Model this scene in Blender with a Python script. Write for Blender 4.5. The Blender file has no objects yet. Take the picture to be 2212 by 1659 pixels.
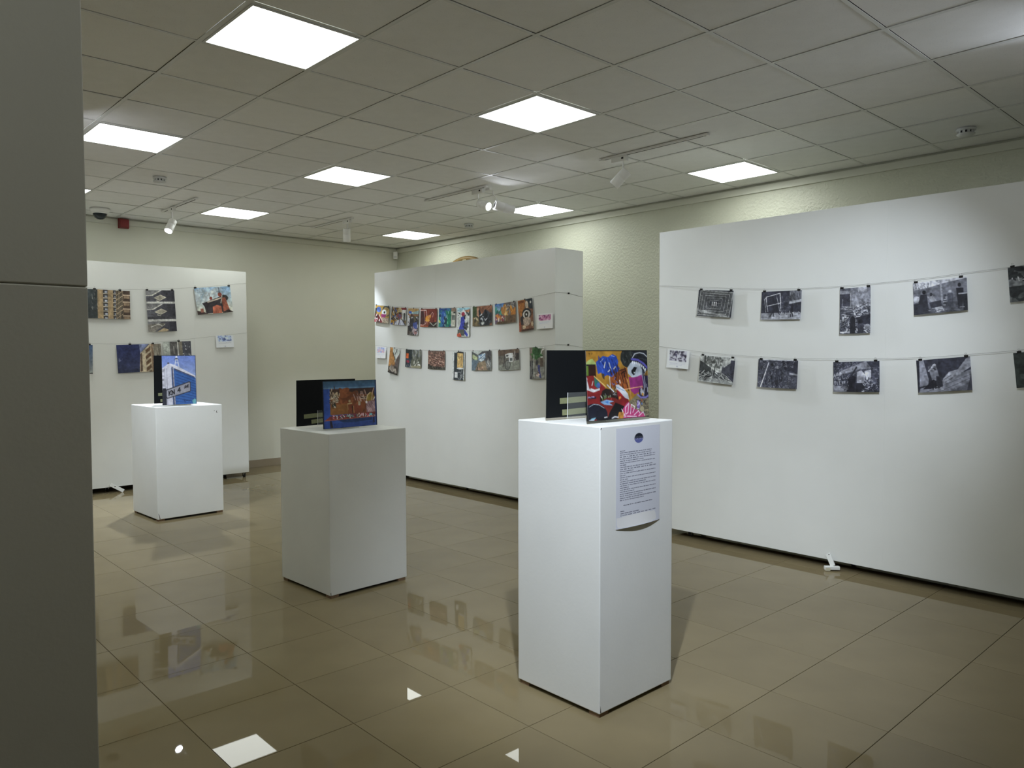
import bpy, bmesh, math, random
import numpy as np
from mathutils import Matrix, Vector

# ------------------------------------------------------------------ camera, world, exposure
SC = bpy.context.scene
COL = SC.collection
EYE = 1.4916
CEIL = 3.0624
YAW, PITCH, ROLL = 0.74826, -0.04015, -0.00212
cam_d = bpy.data.cameras.new('camera'); cam = bpy.data.objects.new('camera', cam_d); COL.objects.link(cam)
cam_d.sensor_fit = 'HORIZONTAL'; cam_d.sensor_width = 36.0; cam_d.lens = 1658.04 / 2212 * 36
cam_d.clip_start = 0.05; cam_d.clip_end = 60
_f = Vector((math.sin(YAW) * math.cos(PITCH), math.cos(YAW) * math.cos(PITCH), math.sin(PITCH)))
_r = Vector((math.cos(YAW), -math.sin(YAW), 0)); _u = _r.cross(_f)
_r2 = _r * math.cos(ROLL) + _u * math.sin(ROLL); _u2 = -_r * math.sin(ROLL) + _u * math.cos(ROLL)
cam.matrix_world = Matrix(((_r2.x, _u2.x, -_f.x, 0), (_r2.y, _u2.y, -_f.y, 0), (_r2.z, _u2.z, -_f.z, EYE), (0, 0, 0, 1)))
SC.camera = cam
world = bpy.data.worlds.new('world'); SC.world = world; world.use_nodes = True
world.node_tree.nodes['Background'].inputs[0].default_value = (0.5, 0.52, 0.5, 1)
world.node_tree.nodes['Background'].inputs[1].default_value = 0.02
SC.view_settings.view_transform = 'Standard'; SC.view_settings.look = 'None'
SC.view_settings.gamma = 1; SC.view_settings.use_curve_mapping = False
SC.view_settings.exposure = 1.36

LED = 3.5            # radiance of the ceiling light panels
LED_COL = (0.95, 1.0, 0.95)
SPOT_COL = (0.80, 0.88, 1.0)

# ------------------------------------------------------------------ materials
def lin(c):
    c = np.asarray(c, float) / 255.0
    return np.where(c <= 0.04045, c / 12.92, ((c + 0.055) / 1.055) ** 2.4)

def mat(name, col, rough=0.6, spec=0.5, metal=0.0, var=0.0, vscale=6.0, bump=0.0, bscale=80.0, bdetail=3.0, bdist=0.004, emit=None, estr=0.0, objvar=0.0, alpha=None, speck=0.0, speck_scale=300.0):
    m = bpy.data.materials.new(name); m.use_nodes = True
    nt = m.node_tree; N = nt.nodes; L = nt.links; b = N['Principled BSDF']
    b.inputs['Base Color'].default_value = (*col, 1); b.inputs['Roughness'].default_value = rough
    b.inputs['Metallic'].default_value = metal; b.inputs['Specular IOR Level'].default_value = spec
    tc = None
    if var or bump or speck:
        tc = N.new('ShaderNodeTexCoord')
    src = None
    if var:
        nz = N.new('ShaderNodeTexNoise'); nz.inputs['Scale'].default_value = vscale; nz.inputs['Detail'].default_value = 4
        L.new(tc.outputs['Object'], nz.inputs['Vector'])
        mr = N.new('ShaderNodeMapRange'); mr.inputs[1].default_value = 0.3; mr.inputs[2].default_value = 0.7
        mr.inputs[3].default_value = 1 - var; mr.inputs[4].default_value = 1 + var
        L.new(nz.outputs['Fac'], mr.inputs[0]); src = mr.outputs[0]
    if objvar:
        oi = N.new('ShaderNodeObjectInfo'); mo = N.new('ShaderNodeMapRange')
        mo.inputs[3].default_value = 1 - objvar; mo.inputs[4].default_value = 1 + objvar
        L.new(oi.outputs['Random'], mo.inputs[0])
        if src is None: src = mo.outputs[0]
        else:
            mu = N.new('ShaderNodeMath'); mu.operation = 'MULTIPLY'; L.new(src, mu.inputs[0]); L.new(mo.outputs[0], mu.inputs[1]); src = mu.outputs[0]
    if speck:
        n2 = N.new('ShaderNodeTexNoise'); n2.inputs['Scale'].default_value = speck_scale; n2.inputs['Detail'].default_value = 2
        L.new(tc.outputs['Object'], n2.inputs['Vector'])
        m2 = N.new('ShaderNodeMapRange'); m2.inputs[1].default_value = 0.27; m2.inputs[2].default_value = 0.38
        m2.inputs[3].default_value = 1 - speck; m2.inputs[4].default_value = 1.0
        L.new(n2.outputs['Fac'], m2.inputs[0])
        if src is None: src = m2.outputs[0]
        else:
            mu = N.new('ShaderNodeMath'); mu.operation = 'MULTIPLY'; L.new(src, mu.inputs[0]); L.new(m2.outputs[0], mu.inputs[1]); src = mu.outputs[0]
    if src is not None:
        vm = N.new('ShaderNodeVectorMath'); vm.operation = 'SCALE'; vm.inputs[0].default_value = col
        L.new(src, vm.inputs['Scale']); L.new(vm.outputs[0], b.inputs['Base Color'])
    if bump:
        nb = N.new('ShaderNodeTexNoise'); nb.inputs['Scale'].default_value = bscale; nb.inputs['Detail'].default_value = bdetail
        L.new(tc.outputs['Object'], nb.inputs['Vector'])
        bp = N.new('ShaderNodeBump'); bp.inputs['Strength'].default_value = bump; bp.inputs['Distance'].default_value = bdist
        L.new(nb.outputs['Fac'], bp.inputs['Height']); L.new(bp.outputs[0], b.inputs['Normal'])
    if emit:
        b.inputs['Emission Color'].default_value = (*emit, 1); b.inputs['Emission Strength'].default_value = estr
    return m

M = {}
M['tile'] = mat('porcelain_tile', (0.220, 0.178, 0.100), rough=0.014, spec=0.14, var=0.05, vscale=3.0, objvar=0.035)
M['grout'] = mat('grout', (0.10, 0.085, 0.06), rough=0.9)
M['skirt'] = mat('skirting_tile', (0.34, 0.28, 0.20), rough=0.25, var=0.05)
M['ceil'] = mat('mineral_tile', (0.93, 0.93, 0.92), rough=0.95, spec=0.1, var=0.02, vscale=9, speck=0.16, speck_scale=160, objvar=0.03)
M['tbar'] = mat('tee_bar_enamel', (0.78, 0.79, 0.77), rough=0.45)
M['void'] = mat('ceiling_void', (0.05, 0.05, 0.045), rough=1.0)
M['wall'] = mat('wall_paint', (0.76, 0.755, 0.65), rough=0.55, spec=0.35, var=0.025, vscale=1.5, bump=0.25, bscale=45, bdetail=4)
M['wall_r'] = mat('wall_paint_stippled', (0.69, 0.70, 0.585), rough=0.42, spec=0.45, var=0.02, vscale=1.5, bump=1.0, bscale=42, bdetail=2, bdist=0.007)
M['cornice'] = mat('cornice_paint', (0.72, 0.72, 0.63), rough=0.5)
M['board'] = mat('panel_paint', (0.79, 0.80, 0.765), rough=0.5, spec=0.35, var=0.02, vscale=2.5, bump=0.05, bscale=25)
M['ped'] = mat('pedestal_paint', (0.78, 0.79, 0.765), rough=0.5, spec=0.35, var=0.02, vscale=4, bump=0.10, bscale=60)
M['dark'] = mat('dark_wood', (0.03, 0.025, 0.02), rough=0.8)
M['rawwood'] = mat('raw_wood', (0.22, 0.14, 0.08), rough=0.8, var=0.2, vscale=30)
M['pillar'] = mat('pillar_paint', (0.50, 0.485, 0.43), rough=0.6, var=0.02, vscale=3, bump=0.1, bscale=90)
M['white'] = mat('white_enamel', (0.90, 0.90, 0.88), rough=0.35)
M['frame'] = mat('light_frame', (0.70, 0.71, 0.70), rough=0.4)
M['led'] = mat('led_diffuser', (0.9, 0.9, 0.9), rough=0.5, emit=LED_COL, estr=LED)
M['lens'] = mat('lit_lens', (1, 1, 1), rough=0.3, emit=(0.86, 0.90, 1.0), estr=45)
M['lens_off'] = mat('unlit_lens', (0.25, 0.25, 0.25), rough=0.2)
M['black'] = mat('black_plastic', (0.012, 0.012, 0.013), rough=0.4)
M['slot'] = mat('track_slot', (0.02, 0.02, 0.02), rough=0.7)
M['steel'] = mat('steel_wire', (0.55, 0.55, 0.55), rough=0.25, metal=1.0)
M['wire'] = mat('nylon_line', (0.30, 0.29, 0.26), rough=0.5)
M['red'] = mat('red_plastic', (0.24, 0.025, 0.025), rough=0.4)
M['dome'] = mat('tinted_dome', (0.02, 0.028, 0.035), rough=0.08)
M['wood'] = mat('carved_wood', (0.30, 0.19, 0.055), rough=0.45, var=0.2, vscale=12)
M['tag'] = mat('paper_tag', (0.62, 0.58, 0.42), rough=0.7)
M['foam'] = mat('black_foam_board', (0.004, 0.005, 0.006), rough=0.7, spec=0.18)
M['tape'] = mat('foam_tape', (0.20, 0.21, 0.105), rough=0.7, var=0.1, vscale=90)
M['rubber'] = mat('rubber', (0.03, 0.03, 0.03), rough=0.7)
M['scuff'] = mat('scuff', (0.06, 0.05, 0.04), rough=0.9)

def clear_mat():
    m = bpy.data.materials.new('clear_acrylic'); m.use_nodes = True
    b = m.node_tree.nodes['Principled BSDF']
    b.inputs['Base Color'].default_value = (0.80, 0.85, 0.82, 1); b.inputs['Roughness'].default_value = 0.06
    b.inputs['Alpha'].default_value = 0.045; b.inputs['IOR'].default_value = 1.45
    return m
M['clear'] = clear_mat()

def print_mat():
    m = bpy.data.materials.new('printed_paper'); m.use_nodes = True
    nt = m.node_tree; b = nt.nodes['Principled BSDF']
    a = nt.nodes.new('ShaderNodeAttribute'); a.attribute_name = 'ink'
    nt.links.new(a.outputs['Color'], b.inputs['Base Color'])
    b.inputs['Roughness'].default_value = 0.5; b.inputs['Specular IOR Level'].default_value = 0.3
    return m
M['print'] = print_mat()

# ------------------------------------------------------------------ mesh helpers
def new_mesh(name, bm, material=None, smooth=False):
    me = bpy.data.meshes.new(name); bm.to_mesh(me); bm.free()
    if material is not None: me.materials.append(M[material] if isinstance(material, str) else material)
    if smooth:
        for p in me.polygons: p.use_smooth = True
    return me

def link(name, me, parent=None, loc=(0, 0, 0), rot=(0, 0, 0), kind=None):
    o = bpy.data.objects.new(name, me); COL.objects.link(o)
    o.location = loc; o.rotation_euler = rot
    if parent is not None: o.parent = parent
    if kind: o['kind'] = kind
    return o

def tag(o, label, cat, group=None):
    o['label'] = label; o['category'] = cat
    if group: o['group'] = group
    return o

def thing(name, label, cat, loc=(0, 0, 0), rot=(0, 0, 0), group=None):
    o = bpy.data.objects.new(name, None); COL.objects.link(o)
    o.empty_display_size = 0.05
    o.location = loc; o.rotation_euler = rot
    return tag(o, label, cat, group)

def add_box(bm, x0, x1, y0, y1, z0, z1, bevel=0.0, seg=2):
    r = bmesh.ops.create_cube(bm, size=1.0)
    vs = r['verts']
    bmesh.ops.scale(bm, verts=vs, vec=(x1 - x0, y1 - y0, z1 - z0))
    bmesh.ops.translate(bm, verts=vs, vec=((x0 + x1) / 2, (y0 + y1) / 2, (z0 + z1) / 2))
    if bevel:
        es = list({e for v in vs for e in v.link_edges})
        bmesh.ops.bevel(bm, geom=es, offset=bevel, segments=seg, affect='EDGES', profile=0.5)

def box(name, x0, x1, y0, y1, z0, z1, m, parent=None, bevel=0.0, kind=None, seg=2):
    bm = bmesh.new(); add_box(bm, x0, x1, y0, y1, z0, z1, bevel, seg)
    return link(name, new_mesh(name, bm, m), parent, kind=kind)

def add_cyl(bm, p0, p1, r0, r1=None, seg=24, caps=True):
    p0 = Vector(p0); p1 = Vector(p1); d = p1 - p0
    r1 = r0 if r1 is None else r1
    rot = d.to_track_quat('Z', 'Y').to_matrix().to_4x4()
    return bmesh.ops.create_cone(bm, cap_ends=caps, segments=seg, radius1=r0, radius2=r1, depth=d.length,
                                 matrix=Matrix.Translation((p0 + p1) / 2) @ rot)['verts']

def cyl(name, p0, p1, r0, m, parent=None, r1=None, seg=24, caps=True, smooth=False):
    bm = bmesh.new(); add_cyl(bm, p0, p1, r0, r1, seg, caps)
    return link(name, new_mesh(name, bm, m), parent)

def add_lathe(bm, prof, seg=32, axis_p=(0, 0, 0)):
    """profile of (radius, z) spun about Z"""
    rings = []
    for r, z in prof:
        rings.append([bm.verts.new((axis_p[0] + r * math.cos(2 * math.pi * k / seg), axis_p[1] + r * math.sin(2 * math.pi * k / seg), axis_p[2] + z)) for k in range(seg)] if r > 1e-6
                     else [bm.verts.new((axis_p[0], axis_p[1], axis_p[2] + z))])
    for a, b in zip(rings[:-1], rings[1:]):
        for k in range(seg):
            k2 = (k + 1) % seg
            if len(a) == 1 and len(b) == 1: continue
            if len(a) == 1: bm.faces.new((a[0], b[k], b[k2]))
            elif len(b) == 1: bm.faces.new((a[k], b[0], a[k2]))
            else: bm.faces.new((a[k], b[k], b[k2], a[k2]))
    bmesh.ops.recalc_face_normals(bm, faces=bm.faces[:])

def lathe(name, prof, m, parent=None, loc=(0, 0, 0), rot=(0, 0, 0), seg=32, smooth=True):
    bm = bmesh.new(); add_lathe(bm, prof, seg)
    o = link(name, new_mesh(name, bm, m, smooth), parent, loc, rot)
    return o

def tube_mesh(name, pts, r, m, seg=6):
    bm = bmesh.new(); pts = [Vector(p) for p in pts]; prev = None
    for i, p in enumerate(pts):
        t = (pts[min(i + 1, len(pts) - 1)] - pts[max(i - 1, 0)]).normalized()
        a = t.cross(Vector((0.13, 0.21, 0.97))).normalized(); b = t.cross(a)
        ring = [bm.verts.new(p + (a * math.cos(2 * math.pi * k / seg) + b * math.sin(2 * math.pi * k / seg)) * r) for k in range(seg)]
        if prev:
            for k in range(seg): bm.faces.new((prev[k], prev[(k + 1) % seg], ring[(k + 1) % seg], ring[k]))
        prev = ring
    return new_mesh(name, bm, m, True)

random.seed(7)

# ------------------------------------------------------------------ room extents
XR, YF = 6.62, 9.66           # right wall, far wall
XL, YB = -3.6, -3.2           # unseen left and back walls
GX, GY = 1.5195, 3.9488       # ceiling grid origin (0.6 m module)
FX, FY = 0.0985, 0.1650       # floor joint origin (0.5 m module)

# floor: grout bed, tiles as pieces
fl = box('floor', XL, XR, YB, YF, -0.06, -0.0045, 'grout', kind='structure')
bm = bmesh.new(); add_box(bm, -0.24885, 0.24885, -0.24885, 0.24885, -0.0055, 0.0, 0.0008, 1)
tile_me = new_mesh('floor_tile', bm, 'tile')
def in_view(x, y, marg=1.0):
    fw = x * math.sin(YAW) + y * math.cos(YAW); rt = x * math.cos(YAW) - y * math.sin(YAW)
    return fw > 0.8 and abs(rt) < fw * 0.70 + marg * 0.5
cells = []
for a in range(-9, 14):
    for b in range(-8, 20):
        x0, y0 = FX + 0.5 * a, FY + 0.5 * b
        if x0 < XL or y0 < YB: continue
        cells.append((x0, y0, min(x0 + 0.5, XR), min(y0 + 0.5, YF)))
cells = [c for c in cells if c[2] - c[0] > 0.03 and c[3] - c[1] > 0.03]
seen = [c for c in cells if in_view((c[0] + c[2]) / 2, (c[1] + c[3]) / 2, 0.6) and (c[0] + c[2]) / 2 > 0.0]
seen.sort(key=lambda c: math.hypot(c[0], c[1])); seen = seen[:290]
ss = set(seen)
rest = bmesh.new()
for c in cells:
    full = abs(c[2] - c[0] - 0.5) < 1e-4 and abs(c[3] - c[1] - 0.5) < 1e-4
    if c in ss:
        if full:
            o = link('tile', tile_me, fl, ((c[0] + c[2]) / 2, (c[1] + c[3]) / 2, 0))
            o.rotation_euler = (random.uniform(-1, 1) * 0.0007, random.uniform(-1, 1) * 0.0007, 0)
        else:
            bm = bmesh.new(); g = 0.00115
            add_box(bm, c[0] + g, c[2] - g, c[1] + g, c[3] - g, -0.0055, 0, 0.0008, 1)
            link('tile', new_mesh('floor_tile_cut', bm, 'tile'), fl)
    else:
        add_box(rest, c[0] + 0.00115, c[2] - 0.00115, c[1] + 0.00115, c[3] - 0.00115, -0.0055, 0)
link('tile_field', new_mesh('tile_field', rest, 'tile'), fl, kind='stuff')

# walls
box('wall_far', XL, XR + 0.15, YF, YF + 0.15, -0.06, 3.4, 'wall', kind='structure')
box('wall_right', XR, XR + 0.15, YB, YF, -0.06, 3.4, 'wall_r', kind='structure')
box('wall_left', XL - 0.15, XL, YB, YF + 0.15, -0.06, 3.4, 'wall', kind='structure')
box('wall_back', XL - 0.15, XR + 0.15, YB - 0.15, YB, -0.06, 3.4, 'wall', kind='structure')
box('baseboard_far', XL, XR - 0.012, YF - 0.012, YF, 0, 0.097, 'skirt', kind='structure', bevel=0.002)
box('baseboard_right', XR - 0.012, XR, YB, YF, 0, 0.097, 'skirt', kind='structure', bevel=0.002)
box('trim_1', XL, XR - 0.024, YF - 0.024, YF, CEIL - 0.078, CEIL - 0.016, 'cornice', kind='structure', bevel=0.003)
box('trim_2', XR - 0.024, XR, YB, YF, CEIL - 0.078, CEIL - 0.016, 'cornice', kind='structure', bevel=0.003)

# ceiling: dark void, mineral tiles, tee bars
ce = box('ceiling', XL, XR, YB, YF, CEIL + 0.05, CEIL + 0.10, 'void', kind='structure')
LIGHTS = [(-1, 0), (-1, 3), (-1, 7), (3, 0), (3, 3), (3, 7), (7, 0), (7, 3), (7, 7)]
ADDED_LIGHTS = [(-1, -4), (3, -4), (7, -4), (-5, 0), (-5, -4)]  # unseen lights added along the grid to brighten the room
lit = set(LIGHTS + ADDED_LIGHTS)
bm = bmesh.new(); add_box(bm, -0.2866, 0.2866, -0.2876, 0.2876, 0.0, 0.015, 0.0012, 1)
ct_me = new_mesh('ceiling_tile', bm, 'ceil')
rest = bmesh.new()
for i in range(-12, 10):
    for j in range(-9, 9):
        if (i, j) in lit: continue
        x0, y0 = max(GX + 0.6 * j, XL), max(GY + 0.6 * i, YB)
        x1, y1 = min(GX + 0.6 * (j + 1), XR - 0.01), min(GY + 0.6 * (i + 1), YF - 0.01)
        if x1 - x0 < 0.03 or y1 - y0 < 0.03: continue
        full = abs(x1 - x0 - 0.6) < 1e-3 and abs(y1 - y0 - 0.6) < 1e-3
        cx, cy = (x0 + x1) / 2, (y0 + y1) / 2
        vis = in_view(cx, cy, 1.0) and cx > -0.2
        if vis and full:
            o = link('ceiling_tile', ct_me, ce, (cx, cy, CEIL + 0.0015 + random.uniform(0, 0.001)))
            o.rotation_euler = (random.uniform(-1, 1) * 0.002, random.uniform(-1, 1) * 0.002, 0)
        elif vis:
            bm = bmesh.new(); add_box(bm, x0 + 0.006, x1 - 0.002, y0 + 0.006, y1 - 0.002, CEIL + 0.002, CEIL + 0.017)
            link('ceiling_tile', new_mesh('ceiling_tile_cut', bm, 'ceil'), ce)
        else:
            add_box(rest, x0 + 0.006, x1 - 0.006, y0 + 0.006, y1 - 0.006, CEIL + 0.002, CEIL + 0.017)
link('ceiling_tile_field', new_mesh('ceiling_tile_field', rest, 'ceil'), ce, kind='stuff')
for j in range(-8, 9):
    x = GX + 0.6 * j
    box('main_tee', x - 0.012, x + 0.012, YB, YF - 0.012, CEIL - 0.0015, CEIL + 0.0012, 'tbar', ce)
for i in range(-11, 10):
    y = GY + 0.6 * i
    box('cross_tee', XL, XR - 0.012, y - 0.0102, y + 0.0102, CEIL - 0.0008, CEIL + 0.0012, 'tbar', ce)

# foreground pillar, two courses of cladding with a joint
pl = box('wall_pillar', -0.45, 0.446, 1.806, 2.35, 0, CEIL + 0.05, 'pillar', kind='structure')
box('cladding', -0.455, 0.451, 1.80, 2.356, 1.6335, CEIL + 0.04, 'pillar', pl, 0.003)
box('cladding', -0.455, 0.451, 1.80, 2.356, 0.0, 1.6325, 'pillar', pl, 0.003)
box('edge_strip', 0.448, 0.4545, 1.83, 2.0, 0.70, 0.80, 'scuff', pl, 0.001)

# ------------------------------------------------------------------ ceiling lights
def light_mesh():
    bm = bmesh.new()
    w, f = 0.288, 0.014
    add_box(bm, -w, w, -w, -w + f, -0.004, 0.010); add_box(bm, -w, w, w - f, w, -0.004, 0.010)
    add_box(bm, -w, -w + f, -w + f, w - f, -0.004, 0.010); add_box(bm, w - f, w, -w + f, w - f, -0.004, 0.010)
    fr = new_mesh('light_frame', bm, 'frame')
    bm = bmesh.new(); add_box(bm, -w + f, w - f, -w + f, w - f, -0.001, 0.006)
    return fr, new_mesh('light_diffuser', bm, 'led')
LF, LDm = light_mesh()
LBL = {(-1, 0): 'large square ceiling light nearest the dark pillar, biggest in view',
       (-1, 3): 'square ceiling light in the middle of the near row, above the track lights',
       (-1, 7): 'square ceiling light of the near row beside the side wall cornice',
       (3, 0): 'square ceiling light partly cut off by the dark pillar, second row',
       (3, 3): 'square ceiling light in the middle of the second row',
       (3, 7): 'square ceiling light just behind the twin spotlights near the side wall',
       (7, 0): 'sliver of a far ceiling light almost hidden behind the dark pillar',
       (7, 3): 'far square ceiling light above the colour print panel by the dome camera side',
       (7, 7): 'farthest square ceiling light nearest the room corner'}
ADDED_LBL = {(-1, -4): 'added unseen square ceiling light on the far side of the dark pillar, near row', (3, -4): 'added unseen square ceiling light on the far side of the dark pillar, second row',
       (7, -4): 'added unseen square ceiling light on the far side of the dark pillar, last row', (-5, 0): 'added unseen square ceiling light over the place of the viewer', (-5, -4): 'added unseen square ceiling light behind the place of the viewer'}
for ij in LIGHTS + ADDED_LIGHTS:
    i, j = ij
    if ij in LBL:
        t = thing('ceiling_light', LBL[ij], 'ceiling light', (GX + 0.6 * j + 0.3, GY + 0.6 * i + 0.3, CEIL), group='recessed square ceiling lights')
    else:
        t = thing('ceiling_light', ADDED_LBL[ij], 'ceiling light', (GX + 0.6 * j + 0.3, GY + 0.6 * i + 0.3, CEIL), group='recessed square ceiling lights')  # unseen panel, added for fill light
    link('frame', LF, t); link('diffuser', LDm, t)

# ------------------------------------------------------------------ track lights
def track(y0, y1, x, label):
    t = thing('track_rail', label, 'track', (x, y0, CEIL), group='ceiling track rails')
    L = y1 - y0
    bm = bmesh.new()
    add_box(bm, -0.016, -0.0068, 0, L, -0.018, -0.0018); add_box(bm, 0.0068, 0.016, 0, L, -0.018, -0.0018)
    add_box(bm, -0.0068, 0.0068, 0, L, -0.008, -0.0018)
    link('rail', new_mesh('rail', bm, 'white'), t)
    box('slot', -0.0066, 0.0066, 0.03, L - 0.03, -0.0176, -0.0082, 'slot', t)
    box('end_cap', -0.017, 0.017, -0.02, 0, -0.019, -0.0018, 'white', t, 0.002)
    box('end_cap', -0.017, 0.017, L, L + 0.02, -0.019, -0.0018, 'white', t, 0.002)
    return t

def spotlight(x, y, stem, centre, direction, label, lit=True, power=0, cone=50, blend=0.6, length=0.15, rad=0.042, adapter=True, radius=0.03):
    """adapter on the rail at (x, y); can centred at centre, shining along direction"""
    zt = CEIL - 0.019
    t = thing('spotlight', label, 'spotlight', (x, y, zt), group='white track spotlights')
    c = Vector(centre) - t.location; d = Vector(direction).normalized()
    if adapter:
        box('adapter', -0.017, 0.017, -0.075, 0.075, -0.042, 0.0, 'white', t, 0.003)
        box('adapter_latch', -0.019, -0.017, -0.05, -0.03, -0.026, -0.012, 'black', t)
    else:
        box('adapter', -0.014, 0.014, -0.03, 0.03, -0.02, 0.0, 'white', t, 0.003)
    s = Vector(stem) - t.location
    cyl('stem', (s.x, s.y, -0.02), (s.x, s.y, s.z), 0.007, 'white', t, seg=12)
    bm = bmesh.new(); add_cyl(bm, s + Vector((0, 0, 0.006)), s + (c - s) * 0.75, 0.006, seg=10)
    link('bracket', new_mesh('bracket', bm, 'white'), t)
    q = d.to_track_quat('Z', 'Y').to_euler()
    h = length / 2
    prof = [(0.0, -h + 0.012), (rad * 0.72, -h + 0.012), (rad * 0.80, -h), (rad * 0.94, -h), (rad, -h + 0.004), (rad, -0.012), (rad * 0.985, -0.011), (rad * 0.985, -0.008), (rad, -0.007),
            (rad, h - 0.002), (rad * 0.98, h), (rad * 0.9, h), (rad * 0.88, h - 0.008)]
    lathe('can', prof, 'white', t, c, q, 36)
    lathe('rear_cap', [(0, -h + 0.011), (rad * 0.74, -h + 0.011), (rad * 0.74, -h + 0.0105), (0, -h + 0.0105)], 'black', t, c, q, 28)
    ln = lathe('lens', [(0, h - 0.007), (rad * 0.86, h - 0.007), (rad * 0.88, h - 0.009), (0, h - 0.010)], 'lens' if lit else 'lens_off', t, c, q, 32)
    if power:
        ld = bpy.data.lights.new('spot_lamp', 'SPOT'); ld.energy = power; ld.color = SPOT_COL
        ld.spot_size = math.radians(cone); ld.spot_blend = blend; ld.shadow_soft_size = radius
        lo = bpy.data.objects.new('spot_lamp', ld); COL.objects.link(lo); lo.parent = t
        lo.location = c + d * (h + 0.004); lo.rotation_euler = (-d).to_track_quat('Z', 'Y').to_euler()
    return t

SP = 1.0
track(7.88, 8.80, 2.975, 'white track rail on the ceiling above the colour building prints')
track(7.80, 8.70, 4.722, 'white track rail nearest the room corner')
track(5.48, 6.40, 4.755, 'white track rail carrying the glaring twin spotlights')
track(3.13, 4.10, 4.808, 'longest white track rail, nearest to the monochrome print panel')
spotlight(2.955, 8.50, (2.955, 8.50, 2.925), (2.930, 8.475, 2.848), (-0.46, -0.36, -0.80), 'lit white spotlight hanging in front of the red alarm box wall', True, 130 * SP, 75, 0.7)
spotlight(4.722, 7.905, (4.722, 7.895, 2.965), (4.715, 7.90, 2.87), (0.16, 0.26, -0.95), 'white spotlight pointing straight down near the room corner', True, 22 * SP, 70, 0.6)
spotlight(4.765, 5.60, (4.765, 5.60, 2.955), (4.79, 5.545, 2.893), (0.12, -0.92, -0.36), 'glaring lit spotlight head facing out into the room', True, 70 * SP, 62, 0.9, 0.13, 0.040)
spotlight(4.80, 5.49, (4.84, 5.47, 2.985), (4.945, 5.435, 2.872), (0.93, -0.33, -0.20), 'spotlight head seen sideways beside the glaring one', False, 0.0 * SP, 60, 0.8, 0.20, 0.046, adapter=False)
spotlight(4.808, 3.92, (4.815, 3.89, 2.958), (4.80, 3.905, 2.873), (-0.25, 0.62, -0.62), 'white spotlight seen from behind on the longest rail', True, 8 * SP, 70, 0.8)
# rails and heads of the same rows outside the picture, plus one added fill head
track(0.60, 1.52, 1.12, 'white track rail over the place of the viewer')
spotlight(1.12, 1.05, (1.12, 1.05, 2.95), (1.15, 1.07, 2.87), (1.45, 1.0, -1.85), 'white spotlight over the place of the viewer aimed at the tallest pedestal', True, 128 * SP, 58, 0.9)
track(5.55, 6.47, 1.12, 'white track rail hidden behind the dark pillar')
spotlight(1.12, 5.95, (1.12, 5.95, 2.95), (1.14, 5.98, 2.87), (1.36, 1.32, -1.97), 'white spotlight hidden behind the dark pillar, aimed at the farthest pedestal', True, 92 * SP, 50, 1.0)
spotlight(1.12, 5.62, (1.12, 5.62, 2.95), (1.15, 5.63, 2.87), (4.06, 1.05, -2.15), 'added unseen white spotlight behind the dark pillar, brightening the small colour prints', True, 105 * SP, 44, 1.0)  # unseen head added to brighten the small colour print panel
track(0.40, 1.32, 2.95, 'white track rail above the picture, over the tallest pedestal')
spotlight(2.95, 0.90, (2.95, 0.90, 2.95), (2.98, 0.92, 2.87), (2.23, 1.62, -1.60), 'white spotlight above the picture aimed at the monochrome prints', True, 76 * SP, 58, 1.0)
track(-0.22, 0.70, 4.80, 'white track rail past the end of the longest rail')
spotlight(4.80, 0.42, (4.80, 0.42, 2.95), (4.78, 0.44, 2.90), (-0.45, 0.66, 0.14), 'white spotlight turned up towards the ceiling', True, 10 * SP, 50, 0.9)

# ------------------------------------------------------------------ ceiling and wall devices
def detector(x, y, dia, label):
    t = thing('smoke_detector', label, 'smoke detector', (x, y, CEIL - 0.0015), group='white smoke detectors')
    r = dia / 2
    lathe('base', [(0, 0), (r, 0), (r, -0.012), (r * 0.96, -0.016), (0, -0.016)], 'frame', t)
    lathe('vent_ring', [(0, -0.016), (r * 0.70, -0.016), (r * 0.70, -0.036), (0, -0.036)], 'black', t)
    for k in range(10):
        a = 2 * math.pi * k / 10
        bm = bmesh.new(); add_box(bm, -0.008, 0.008, -0.003, 0.003, -0.037, -0.015)
        link('vent_rib', new_mesh('vent_rib', bm, 'frame'), t, (r * 0.74 * math.cos(a), r * 0.74 * math.sin(a), 0), (0, 0, a + math.pi / 2))
    lathe('cap', [(0, -0.036), (r * 0.92, -0.034), (r * 0.90, -0.042), (r * 0.6, -0.052), (0, -0.054)], 'frame', t)
detector(2.40, 7.19, 0.115, 'smoke detector on the ceiling between the pillar and the lit spotlight')
detector(6.02, 7.25, 0.115, 'smoke detector on the ceiling beyond the glaring spotlights')
detector(6.06, 1.83, 0.125, 'smoke detector on the ceiling above the monochrome print panel')

t = thing('dome_camera', 'white security dome camera with a dark dome on the ceiling', 'security camera', (2.43, 9.16, CEIL - 0.0015))
lathe('base', [(0, 0), (0.098, 0), (0.098, -0.020), (0.082, -0.038), (0.0, -0.038)], 'white', t)
lathe('collar', [(0.082, -0.036), (0.080, -0.054), (0.072, -0.054), (0.0, -0.046)], 'white', t)
lathe('dome', [(0.071, -0.050), (0.067, -0.072), (0.053, -0.096), (0.029, -0.113), (0, -0.119)], 'dome', t)

t = thing('alarm_box', 'red fire alarm sounder box high on the far wall', 'alarm', (2.80, YF - 0.0245, 2.948))
box('housing', -0.052, 0.052, -0.052, 0.0, 0.0, 0.104, 'red', t, 0.008)
box('cover', -0.045, 0.045, -0.060, -0.052, 0.008, 0.096, 'red', t, 0.003)
box('mounting_plate', -0.058, 0.058, -0.006, 0.0, -0.004, 0.108, 'red', t, 0.002)

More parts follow.
